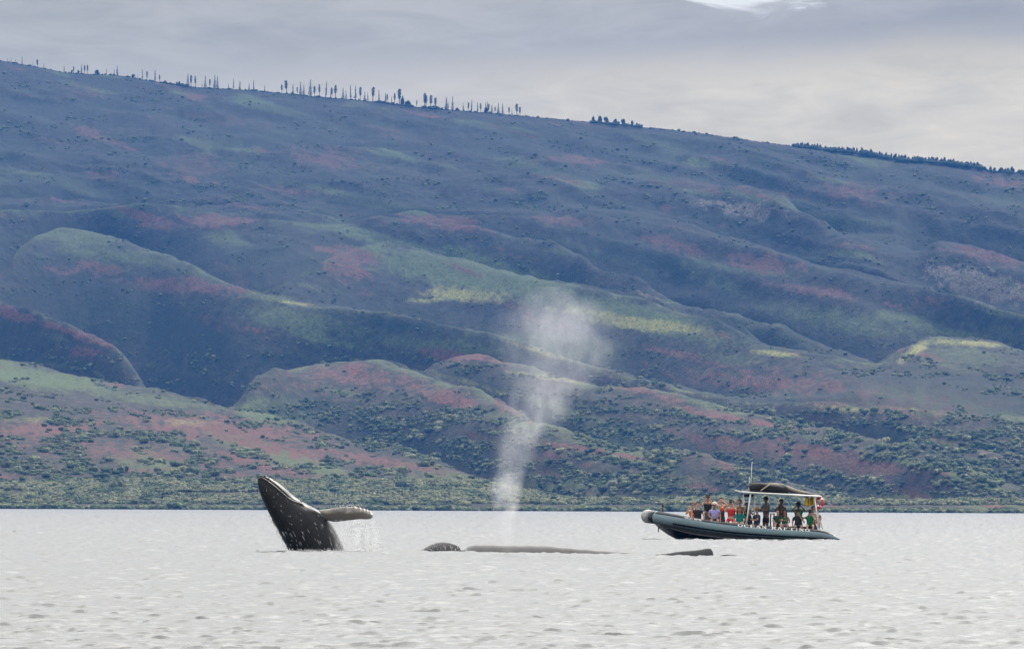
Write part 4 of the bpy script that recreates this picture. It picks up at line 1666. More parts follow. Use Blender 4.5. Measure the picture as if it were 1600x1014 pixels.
M_YELLOW = mat_simple('yellow_nylon', (0.55, 0.38, 0.02), 0.6, var=0.3, scale=6, bump=0.6, bscale=10)
M_REDRING = mat_simple('red_ring', (0.50, 0.035, 0.025), 0.45)
M_LETTER = mat_simple('white_lettering', (0.78, 0.78, 0.76), 0.5, var=0.03)
M_STRAP = mat_simple('tan_strap', (0.35, 0.28, 0.22), 0.8)
M_WARN = mat_simple('yellow_patch', (0.45, 0.47, 0.05), 0.5)


def tube_along(pts, radii, ns=20, squash=1.0):
    """loft of circles along a polyline; returns verts, faces and frames"""
    pts = [Vector(p) for p in pts]
    vs = []
    n = len(pts)
    frames = []
    for i, p in enumerate(pts):
        t = (pts[min(i + 1, n - 1)] - pts[max(i - 1, 0)]).normalized()
        side = t.cross(Vector((0, 0, 1)))
        if side.length < 1e-3:
            side = Vector((0, -1, 0))
        side.normalize()
        up = side.cross(t).normalized()
        frames.append((p, t, side, up, radii[i]))
        for j in range(ns):
            th = 2 * math.pi * j / ns
            vs.append(p + side * math.cos(th) * radii[i] + up * math.sin(th) * radii[i] * squash)
    return vs, ring_faces(n, ns), frames


def bar(name, a, b, r, mat, parent, ns=10, r2=None, smooth=True):
    vs, f, _ = tube_along([a, a + (b - a) * 0.5, b], [r, (r + (r2 or r)) / 2, r2 or r], ns)
    return mesh_obj(name, vs, f, mat, parent, smooth)


def box_bm(bm, c, s, rot=None, bev=0.0):
    M = Matrix.Translation(c) @ (rot.to_4x4() if rot else Matrix.Identity(4)) @ Matrix.Diagonal((*s, 1))
    ret = bmesh.ops.create_cube(bm, size=1.0, matrix=M)
    if bev:
        es = list({e for v in ret['verts'] for e in v.link_edges})
        bmesh.ops.bevel(bm, geom=es, offset=bev, segments=2, affect='EDGES')


def box(name, c, s, mat, parent, bev=0.02, rot=None):
    bm = bmesh.new()
    box_bm(bm, Vector(c), s, rot, bev)
    return bm_obj(name, bm, mat, parent, smooth=False)


# letters as strokes on a 0..1 square, thick and thin, with serifs: (x0,y0,x1,y1,width)
TH, TN = 0.20, 0.09
GLYPH = {
    'O': [('arc', .5, .5, .40, .42, 0, 360)],
    'C': [('arc', .54, .5, .42, .42, 50, 310), (.82, .66, .82, .92, TN), (.82, .10, .82, .30, TN)],
    'G': [('arc', .52, .5, .42, .42, 50, 330), (.82, .66, .82, .92, TN), (.80, .08, .80, .45, TH * .8), (.62, .45, .95, .45, TN)],
    'E': [(.25, .05, .25, .95, TH), (.08, .95, .82, .95, TN), (.08, .05, .85, .05, TN), (.25, .52, .62, .52, TN), (.82, .74, .82, .97, TN), (.86, .03, .86, .28, TN), (.64, .42, .64, .62, TN)],
    'F': [(.25, .05, .25, .95, TH), (.08, .95, .82, .95, TN), (.05, .04, .48, .04, TN), (.25, .52, .62, .52, TN), (.82, .72, .82, .97, TN), (.64, .42, .64, .62, TN)],
    'A': [(.5, .95, .16, .05, TN), (.48, .98, .82, .05, TH), (.27, .36, .70, .36, TN), (.02, .04, .32, .04, TN), (.62, .04, .98, .04, TN)],
    'N': [(.2, .05, .2, .95, TN), (.2, .95, .8, .05, TH), (.8, .05, .8, .95, TN), (.04, .95, .3, .95, TN), (.04, .04, .36, .04, TN), (.64, .95, .97, .95, TN)],
    'R': [(.25, .05, .25, .95, TH), (.05, .95, .55, .95, TN), (.05, .04, .44, .04, TN), ('arc', .5, .73, .26, .22, -90, 90), (.25, .51, .55, .51, TN), (.5, .5, .84, .05, TH), (.72, .04, .98, .04, TN)],
    'T': [(.5, .05, .5, .95, TH), (.08, .95, .92, .95, TN), (.1, .70, .1, .97, TN), (.9, .70, .9, .97, TN), (.3, .04, .7, .04, TN)],
    'I': [(.5, .05, .5, .95, TH), (.28, .95, .72, .95, TN), (.28, .04, .72, .04, TN)],
    'W': [(.08, .95, .32, .05, TH), (.32, .05, .5, .8, TN), (.5, .8, .7, .05, TH), (.7, .05, .92, .95, TN)],
    'H': [(.22, .05, .22, .95, TH), (.78, .05, .78, .95, TH), (.22, .5, .78, .5, TN)],
}


def text_on_tube(name, text, x0, x1, frames, a0, a1, lift, parent, widths=None):
    """white letters lying on the near upper side of the tube between angles a0 and a1"""
    xs = [f[0].x for f in frames]
    order = np.argsort(xs)
    X = np.array(xs)[order]
    cy = np.array([f[0].y for f in frames])[order]
    cz = np.array([f[0].z for f in frames])[order]
    rr = np.array([f[4] for f in frames])[order]

    def surf(x, v):
        a = a0 + (a1 - a0) * v
        r = float(np.interp(x, X, rr)) + lift
        return Vector((x, float(np.interp(x, X, cy)) - r * math.cos(a), float(np.interp(x, X, cz)) + r * math.sin(a)))
    wds = [0.55 if c == 'I' else (0.5 if c == ' ' else 1.0) for c in text]
    tot = sum(wds) + 0.16 * (len(text) - 1)
    k = (x1 - x0) / tot
    x = x0
    for ch, wd in zip(text, wds):
        if ch == ' ':
            x += (wd + 0.16) * k
            continue
        bm = bmesh.new()
        gw = wd * k
        polys = []
        for st in GLYPH[ch]:
            if st[0] == 'arc':
                _, cx_, cy_, rx, ry, d0, d1 = st
                m = 22
                pin, pout = [], []
                for q in range(m + 1):
                    d = math.radians(d0 + (d1 - d0) * q / m)
                    ww = TN + (TH - TN) * abs(math.cos(d))
                    pin.append((cx_ + (rx - ww / 2) * math.cos(d), cy_ + (ry - ww / 2) * math.sin(d)))
                    pout.append((cx_ + (rx + ww / 2) * math.cos(d), cy_ + (ry + ww / 2) * math.sin(d)))
                for q in range(m):
                    polys.append([pin[q], pout[q], pout[q + 1], pin[q + 1]])
            else:
                ax, ay, bx_, by_, w = st
                d = Vector((bx_ - ax, by_ - ay))
                nrm = Vector((-d.y, d.x)).normalized() * w / 2
                m = 5
                for q in range(m):
                    p0 = Vector((ax, ay)) + d * q / m
                    p1 = Vector((ax, ay)) + d * (q + 1) / m
                    polys.append([tuple(p0 + nrm), tuple(p0 - nrm), tuple(p1 - nrm), tuple(p1 + nrm)])
        for i, pl in enumerate(polys):
            fr = [bm.verts.new(surf(x + u * gw, v) + Vector((0, -0.0004 * (i % 7), 0.0003 * (i % 7)))) for u, v in pl]
            bm.faces.new(fr)
        bm_obj('letter', bm, M_LETTER, parent, smooth=False)
        x += (wd + 0.16) * k


def build_boat():
    root = empty('inflatable_tour_boat', BBASE)
    tag(root, 'long grey blue inflatable tour boat with raised bow, canopy and OCEAN RAFTING lettering', 'boat')
    W = 2.6
    near = [(1312.5, 842.6, 1.0, .18), (1306, 841.0, 3.2, .10), (1300, 839.6, 5.0, .04), (1293, 838.0, 6.6, 0), (1284, 836.6, 7.9, 0), (1270, 835.4, 8.6, 0), (1240, 833.6, 9.0, 0), (1200, 831.0, 9.2, 0), (1160, 828.0, 9.3, 0), (1130, 825.0, 9.4, 0), (1100, 821.0, 9.5, 0), (1075, 816.8, 9.6, 0.02), (1055, 813.2, 9.8, 0.12), (1040, 810.6, 9.9, .28), (1028, 808.6, 10.0, .52), (1019, 807.3, 10.1, .82), (1014, 806.6, 10.2, 1.08), (1012.8, 806.4, 10.2, W / 2)]
    pts = [(B(px, py).x, off, B(px, py).z, r / BPX) for px, py, r, off in near]
    full = pts + [(x, W - y, z, r) for x, y, z, r in pts[-2::-1]]
    S = catmull(full, 150)
    vs, f, frames = tube_along([s[:3] for s in S], [s[3] for s in S], 28)
    mesh_obj('inflatable_tube', vs, f, M_TUBE, root)
    nearframes = frames[:70]
    # nose cap wrapped round the bow
    seg = [fr for fr in frames[66:85]]
    vs, f, _ = tube_along([s[0] for s in seg], [s[4] + 0.012 for s in seg], 28)
    mesh_obj('bow_cap', vs, f, M_CAP, root)
    for a, b in ((62, 66), (85, 89)):
        seg = frames[a:b]
        vs, f, _ = tube_along([s[0] for s in seg], [s[4] + 0.008 for s in seg], 28)
        mesh_obj('wear_band', vs, f, M_HULL, root)

    # darker walking strip on top of each tube
    def strip(name, seg, a0, a1, lift, mat, side=-1):
        vv = []
        m = 9
        for fr in seg:
            p, r = fr[0], fr[4] + lift
            for q in range(m):
                a = a0 + (a1 - a0) * q / (m - 1)
                t = fr[1]
                s = Vector((t.y, -t.x, 0)).normalized()
                if s.y * side < 0:
                    s = -s
                vv.append(p + s * r * math.cos(a) + Vector((0, 0, 1)) * r * math.sin(a))
        ff = [(i * m + j, i * m + j + 1, (i + 1) * m + j + 1, (i + 1) * m + j) for i in range(len(seg) - 1) for j in range(m - 1)]
        o = mesh_obj(name, vv, ff, mat, root)
        sm = o.modifiers.new('thickness', 'SOLIDIFY')
        sm.thickness = 0.006
        sm.offset = -1
        return o
    strip('top_pad', frames[8:62], rad(40), rad(120), 0.010, M_TUBE_TOP)
    strip('top_pad', frames[89:142], rad(30), rad(120), 0.010, M_TUBE_TOP, side=1)
    strip('rubbing_strake', frames[5:54], rad(-22), rad(-40), 0.014, M_HULL)
    strip('yellow_patch', frames[5:8], rad(45), rad(85), 0.012, M_WARN)
    text_on_tube('sign', 'OCEAN RAFTING', B(1152.5, 830).x, B(1265.5, 830).x, frames[:56], rad(30), rad(72), 0.014, root)
    text_on_tube('sign', 'GREAT WHITE', B(1070, 815).x, B(1096, 818).x, frames[:56], rad(38), rad(62), 0.014, root)
    # grab line along the tube
    rope = []
    for i in range(12, 52):
        fr = frames[i]
        rope.append(fr[0] + Vector((0, -fr[4] * 1.03 * math.cos(rad(58)), fr[4] * 1.05 * math.sin(rad(58)))) + Vector((0, 0, 0.012 * math.cos(i * 1.6))))
    vs, f, _ = tube_along(rope, [0.008] * len(rope), 6)
    mesh_obj('grab_line', vs, f, M_STRAP, root)

    # V hull
    st = [(1023.5, 812, 815, 818, 1.10), (1028, 812, 818, 823, .75), (1034, 813, 821, 828, .55), (1045, 814, 825, 835.5, .38), (1056, 816, 828.5, 841.5, .28), (1070, 819, 832, 847, .2), (1090, 822, 836, 852, .14), (1120, 827, 840, 856, .12), (1160, 832, 844, 858, .12), (1210, 835, 847, 859, .12), (1260, 838, 849, 859, .12), (1292, 840, 849, 857, .16)]
    vs = []
    for px, yt, yc, yk, off in st:
        a, c, k = B(px, yt), B(px, yc), B(px, yk)
        ring = [(a.x, off + .02, a.z), (c.x, off + .03, c.z), (k.x, W / 2 - (W / 2 - off) * .45, (c.z + k.z * 1.3) / 2.3), (k.x, W / 2, k.z),
                (k.x, W / 2 + (W / 2 - off) * .45, (c.z + k.z * 1.3) / 2.3), (c.x, W - off - .03, c.z), (a.x, W - off - .02, a.z)]
        vs += [Vector(r) for r in ring]
    n, ns = len(st), 7
    ff = ring_faces(n, ns)
    mesh_obj('hull', vs, ff, M_HULL, root, smooth=False)
    rail = [B(px, yc - 1.0, off - .02) for px, yt, yc, yk, off in st[1:9]]
    vs, f, _ = tube_along(rail, [0.03] * len(rail), 8)
    mesh_obj('spray_rail', vs, f, M_RAIL, root)
    bar('tow_eye', B(1030, 820, 1.28), B(1029.5, 831, 1.28), 0.035, M_HULL, root, r2=0.02)

    # deck, seats, console
    zd = B(1200, 834).z
    box('deck', (B(1180, 800).x, W / 2, zd - 0.03), ((1292 - 1085) / BPX, 2.1, 0.05), M_GREYSEAT, root, 0.01)
    for k, (x0, x1, off, ys) in enumerate(((1086, 1112, 0.75, 821), (1112, 1150, 0.75, 822), (1150, 1163, 0.75, 822.5), (1174, 1196, 0.75, 824), (1211, 1236, 0.75, 825), (1236, 1276, 0.75, 825.5), (1098, 1150, 1.85, 818), (1210, 1280, 1.85, 822))):
        zt = B(1160, ys).z
        box('bench', (B((x0 + x1) / 2, 800).x, off, (zt + zd) / 2), ((x1 - x0 - 1) / BPX, 0.48, zt - zd), M_GREYSEAT, root, 0.03)
    a, b = B(1101, 800.5), B(1112, 818)
    box('backrest', ((a.x + b.x) / 2, 1.12, (a.z + b.z) / 2), (b.x - a.x, 0.08, a.z - b.z), M_GREYSEAT, root, 0.02)
    a, b = B(1165.5, 806), B(1176, 834)
    box('console', ((a.x + b.x) / 2, 1.55, (a.z + b.z) / 2), (b.x - a.x, 0.7, a.z - b.z), M_BLACK, root, 0.05)
    bm = bmesh.new()
    ret = bmesh.ops.create_cone(bm, cap_ends=False, segments=20, radius1=0.19, radius2=0.19, depth=0.03, matrix=Matrix.Translation(B(1178, 805, 1.55)) @ Matrix.Rotation(rad(70), 4, 'Y'))
    wheel = bm_obj('steering_wheel', bm, M_BLACK, root)
    wheel.modifiers.new('t', 'SOLIDIFY').thickness = 0.025
    for x in (1205.2, 1210.5):
        bar('seat_post', B(x, 802, 1.0), B(x - 0.7, 834, 1.0), 0.035, M_GREYSEAT, root)
    bar('seat_top_rail', B(1204.5, 802, 1.0), B(1211.5, 802.4, 1.0), 0.04, M_WHITE, root)

    # canopy frame
    R = 0.030
    for off in (0.45, 2.15):
        bar('canopy_rail', B(1158, 768.6, off), B(1284.5, 775.6, off), R * 1.25, M_WHITE, root)
        bar('canopy_lip', B(1158.2, 768.6, off), B(1150, 765.8, off), R * 0.9, M_WHITE, root)
    for px in (1158.5, 1190, 1220, 1252, 1284):
        y = 768.6 + (px - 1158) * 7.0 / 126.5
        bar('crossbar', B(px, y, 0.45), B(px, y, 2.15), R * 0.9, M_WHITE, root)
    bar('canopy_post', B(1173.3, 770.5, .5), B(1166.0, 822.5, .38), R * 1.2, M_WHITE, root)
    bar('canopy_post', B(1164.4, 770, 2.1), B(1161.2, 822, 2.2), R, M_WHITE, root)
    bar('canopy_post', B(1181.3, 771, 2.1), B(1180.5, 820, 2.2), R, M_WHITE, root)
    bar('canopy_post', B(1170.5, 798, .8), B(1164.5, 822.5, .8), R, M_WHITE, root)
    bar('canopy_post', B(1273.5, 776, .5), B(1279.8, 826, .38), R * 1.1, M_WHITE, root)
    bar('canopy_post', B(1275, 776, 2.1), B(1281, 824, 2.2), R * .9, M_WHITE, root)
    bar('canopy_brace', B(1279, 797, .5), B(1285.5, 827, .3), 0.014, M_RAIL, root)
    bar('antenna', B(1173.6, 768, 1.3), B(1176.4, 720.5, 1.3), 0.020, M_WHITE, root, r2=0.008)
    bar('antenna', B(1171.6, 768, 1.5), B(1172.4, 744, 1.5), 0.016, M_WHITE, root, r2=0.009)
    a, b = B(1163.5, 771.5), B(1179, 776.5)
    box('radio_box', ((a.x + b.x) / 2, 1.3, (a.z + b.z) / 2), (b.x - a.x, .5, a.z - b.z), M_BLACK, root, 0.02)
    # canopy roof panel between the rails
    vv = []
    for px in np.linspace(1160, 1283, 12):
        y = 767.6 + (px - 1158) * 7.0 / 126.5
        for off in np.linspace(0.48, 2.12, 5):
            p = B(px, y, off)
            p.z += 0.02 * math.sin((off - 0.48) / 1.64 * math.pi)
            vv.append(p)
    ff = [(i * 5 + j, i * 5 + j + 1, (i + 1) * 5 + j + 1, (i + 1) * 5 + j) for i in range(11) for j in range(4)]
    o = mesh_obj('canopy_roof', vv, ff, M_WHITE, root)
    o.modifiers.new('t', 'SOLIDIFY').thickness = 0.03
    # bow light staff
    bar('bow_staff', B(1036.2, 799.5, 1.3), B(1036.0, 786, 1.3), 0.03, mat_simple('dull_red', (0.16, 0.05, 0.05), 0.6), root, r2=0.04)
    bm = bmesh.new()
    sphere_verts(bm, B(1036, 785.2, 1.3), 0.05, 2, (1, 1, .8))
    bm_obj('bow_light', bm, mat_simple('olive_lamp', (0.22, 0.22, 0.08), 0.4), root)
    bm = bmesh.new()
    sphere_verts(bm, B(1036.3, 789.5, 1.25), 0.06, 2, (.8, .8, 1.7))
    bm_obj('bow_horn', bm, M_BLACK, root)

    # ---- things carried by the boat (each its own object)
    # rolled raft on the roof
    vv = []
    m = 26
    prof = [(1171.5, 760.5, 3.0), (1172.5, 760.8, 5.8), (1176, 761.0, 7.0), (1185, 761.2, 7.5), (1200, 761.8, 7.6), (1215, 762.8, 7.3), (1225, 763.6, 6.8), (1230, 764.4, 6.0), (1232.5, 765.4, 4.3), (1233.6, 766.2, 1.8)]
    S = catmull([(B(x, y).x, B(x, y).z, r / BPX) for x, y, r in prof], 40)
    for i, (x, z, r) in enumerate(S):
        for j in range(m):
            th = 2 * math.pi * j / m
            rr = r * (1 + 0.05 * math.sin(3 * th + i * .35) + 0.03 * math.sin(7 * th + i))
            vv.append(Vector((x, -math.cos(th) * rr * 1.9, z + math.sin(th) * rr)))
    e = empty('rolled_raft', BBASE + Vector((0, 1.25, 0)))
    tag(e, 'dark brown rolled rubber raft strapped on the canopy roof of the tour boat', 'raft')
    mesh_obj('roll', vv, ring_faces(len(S), m), M_RAFT, e)
    bar('strap', B(1206, 754.6, -0.42), B(1189.5, 766.2, -0.50), 0.028, M_STRAP, e)
    bar('strap', B(1207, 755.0, 0.42), B(1216, 766.2, 0.50), 0.028, M_STRAP, e)
    # canvas beside it
    vv = []
    prof = [(1181, 756.5, 755, .2), (1195, 754.6, 758, .55), (1212, 754.2, 761, .62), (1226, 756.4, 765, .62), (1238, 760.6, 769, .6), (1250, 765.0, 771.3, .55), (1262, 767.6, 772.4, .5), (1272, 770.6, 773.2, .4), (1278, 772.6, 773.8, .2)]
    S = catmull([(B(x, yt).x, B(x, yt).z, B(x, yb).z, w) for x, yt, yb, w in prof], 36)
    for i, (x, zt, zb, w) in enumerate(S):
        for j in range(20):
            th = 2 * math.pi * j / 20
            c = (zt + zb) / 2
            h = abs(zt - zb) / 2
            vv.append(Vector((x, -math.cos(th) * w, c + math.sin(th) * h * (1 + 0.10 * math.sin(4 * th + i * .8)))))
    o = mesh_obj('canvas_cover', vv, ring_faces(len(S), 20), M_CANVAS)
    o.location = BBASE + Vector((0, 1.62, 0))
    tag(o, 'crumpled brown canvas cover tapering down behind the rolled raft on the roof', 'canvas cover')
    # yellow bags hanging from the rear of the roof
    for k, (x0, x1, y0, y1, lab) in enumerate(((1257.5, 1267, 776, 791, 'yellow life jacket bag hanging under the canopy, the left and fuller one'), (1265.5, 1273.5, 776, 789, 'yellow life jacket bag hanging against the rear canopy post, right one'))):
        e = empty('life_jacket_bag', BBASE + Vector((0, 0.75 + 0.2 * k, 0)))
        tag(e, lab, 'bag', 'yellow bags under the rear canopy')
        vv = []
        m = 18
        zs = np.linspace(0, 1, 14)
        for t in zs:
            p0, p1 = B(x0 + (1 - t) * 0 + 2.2 * (1 - t) ** 2, y0 + (y1 - y0) * t), B(x1 - 2.0 * (1 - t) ** 2, y0 + (y1 - y0) * t)
            cx_ = (p0.x + p1.x) / 2
            hw = (p1.x - p0.x) / 2 * (1.0 if 0.05 < t < 0.92 else 0.62)
            for j in range(m):
                th = 2 * math.pi * j / m
                vv.append(Vector((cx_ + math.cos(th) * hw * (1 + .08 * math.sin(5 * th + 6 * t)), math.sin(th) * hw * .7 * (1 + .1 * math.sin(3 * th)), p0.z)))
        mesh_obj('bag', vv, ring_faces(14, m), M_YELLOW, e)
        p = B((x0 + x1) / 2, y0)
        bar('strap', Vector((p.x, 0, p.z)), Vector((p.x, 0, p.z + 0.05)), 0.02, M_BLACK, e)
        bar('strap', Vector((p.x + .03, -.12, p.z - .1)), Vector((p.x + .05, -.12, p.z - .32)), 0.015, M_BLACK, e)
    # life ring
    c = B(1281.2, 785.5)
    e = empty('life_ring', BBASE + Vector((c.x, 0.55, c.z)), rad(-52))
    tag(e, 'red life ring with pale bands hanging behind the rear canopy post', 'life ring')
    bm = bmesh.new()
    vsr = []
    nr, nm = 40, 14
    RR, rr_ = 0.225, 0.065

    def torus(name, a0, a1, extra, mat):
        k = max(4, int(nr * (a1 - a0) / (2 * math.pi)))
        vv = []
        closed = a1 - a0 > 6.2
        cnt = k if closed else k + 1
        for i in range(cnt):
            a = a0 + (a1 - a0) * i / k
            for j in range(nm):
                b = 2 * math.pi * j / nm
                q = RR + (rr_ + extra) * math.cos(b)
                vv.append(Vector((q * math.cos(a), (rr_ + extra) * math.sin(b), q * math.sin(a))))
        if closed:
            ff = [(i * nm + j, ((i + 1) % cnt) * nm + j, ((i + 1) % cnt) * nm + (j + 1) % nm, i * nm + (j + 1) % nm) for i in range(cnt) for j in range(nm)]
        else:
            ff = ring_faces(cnt, nm)
        mesh_obj(name, vv, ff, mat, e)
    bm.free()
    torus('ring', 0, 2 * math.pi, 0, M_REDRING)
    for a in (0.6, 2.2, 3.8, 5.4):
        torus('band', a, a + 0.28, 0.006, M_LETTER)
    bar('cord', Vector((0, 0, RR)), Vector((0, 0, RR + 0.10)), 0.012, M_STRAP, e)
    # dark duffel bag by the canopy post
    vv = []
    for t in np.linspace(0, 1, 14):
        y = 823.5 - 20.5 * t
        hw = (8.2 * (1 - t) ** 0.7 + 1.0) / 2 / BPX * (1 if t > .04 else .8) * (1 if t < .97 else .5)
        p = B(1172.6 + 0.6 * t, y)
        for j in range(18):
            th = 2 * math.pi * j / 18
            vv.append(Vector((p.x + math.cos(th) * hw * (1 + .07 * math.sin(3 * th + 5 * t)), math.sin(th) * hw * .9, p.z)))
    o = mesh_obj('duffel_bag', vv, ring_faces(14, 18), mat_simple('dark_grey_cloth', (0.018, 0.018, 0.021), 0.9, bump=0.5))
    o.location = BBASE + Vector((0, 0.62, 0))
    tag(o, 'dark grey pointed duffel bag standing beside the front canopy post', 'bag')
    # red and orange dry bag held between the seats
    vv = []
    for t in np.linspace(0, 1, 12):
        y = 819 - 27 * t
        hw = (6.6 - 2.2 * t) / 2 / BPX * (.6 if t in (0, 1) else 1)
        p = B(1130.5 - 1.0 * t, y)
        for j in range(16):
            th = 2 * math.pi * j / 16
            vv.append(Vector((p.x + math.cos(th) * hw, math.sin(th) * hw * .8, p.z)))
    e = empty('backpack', BBASE + Vector((0, 0.78, 0)))
    tag(e, 'black backpack with red orange top between the green and the red dressed passengers', 'backpack')
    mesh_obj('bag', vv, ring_faces(12, 16), M_BLACK, e)
    bm = bmesh.new()
    sphere_verts(bm, B(1128.6, 795.5, -0.05), 0.11, 2, (.9, .8, 1.15))
    bm_obj('top_pocket', bm, mat_simple('orange_red_cloth', (0.60, 0.07, 0.02), 0.7), e)
    # white wash along the waterline
    rs = random.Random(2)
    it = []
    for k in range(260):
        x = rs.choice([rs.uniform(1205, 1228), rs.uniform(1050, 1300)])
        it.append((at(x, 843.5 + rs.uniform(-1.2, 1.2) + (x - 1165) * .012, BD - 0.35 - rs.uniform(0, .3)), rs.uniform(.006, .022), .8))
    drops('boat_wash', it)
    return root


build_boat()


# ------------------------------------------------------------------ people
def skin_mesh(joints, edges, radii, root, sub=1):
    me = bpy.data.meshes.new('tmp')
    names = list(joints)
    idx = {n: i for i, n in enumerate(names)}
    me.from_pydata([tuple(joints[n]) for n in names], [(idx[a], idx[b]) for a, b in edges], [])
    o = bpy.data.objects.new('tmp', me)
    COL.objects.link(o)
    md = o.modifiers.new('skin', 'SKIN')
    md.branch_smoothing = 0.6
    md.use_smooth_shade = True
    for i, n in enumerate(names):
        r = radii[n]
        r = r if isinstance(r, tuple) else (r, r)
        me.skin_vertices[0].data[i].radius = r
        me.skin_vertices[0].data[i].use_root = (n == root)
    if sub:
        s = o.modifiers.new('sub', 'SUBSURF')
        s.levels = s.render_levels = sub
    dg = bpy.context.evaluated_depsgraph_get()
    out = bpy.data.meshes.new_from_object(o.evaluated_get(dg))
    COL.objects.unlink(o)
    bpy.data.objects.remove(o)
    return out


_matcache = {}


def cloth(c, rough=0.85):
    key = ('c',) + tuple(c)
    if key not in _matcache:
        _matcache[key] = mat_simple('cloth', c, rough, var=0.18, scale=9, bump=0.5, bscale=18)
    return _matcache[key]


def skinmat(c):
    key = ('s',) + tuple(c)
    if key not in _matcache:
        _matcache[key] = mat_simple('skin', c, 0.5, var=0.06, scale=8)
    return _matcache[key]


def add_body(me, name, mat, parent, smooth=True):
    me.name = name
    me.materials.clear()
    for mm in (mat if isinstance(mat, list) else [mat]):
        me.materials.append(mm)
    me.polygons.foreach_set('use_smooth', [True] * len(me.polygons))
    o = bpy.data.objects.new(name, me)
    COL.objects.link(o)
    o.parent = parent
    return o


ARMS = {   # (elbow, hand) for the +x side, mirrored for the other
    'face': ((.27, -.20, .27), (.075, -.17, .60)),
    'high': ((.34, -.13, .40), (.070, -.18, .64)),
    'lap': ((.26, -.04, .20), (.09, -.27, .07)),
    'down': ((.27, .00, .20), (.25, -.10, -.05)),
    'mouth': ((.23, -.20, .25), (.03, -.17, .55)),
    'fwd': ((.24, -.14, .22), (.12, -.38, .24)),
    'out': ((.40, -.06, .36), (.30, -.16, .17)),
    'cross': ((.25, -.10, .22), (-.06, -.22, .26)),
}
SKINS = {'fair': (0.50, 0.29, 0.21), 'tan': (0.34, 0.19, 0.12), 'brown': (0.16, 0.085, 0.055), 'dark': (0.07, 0.04, 0.028)}


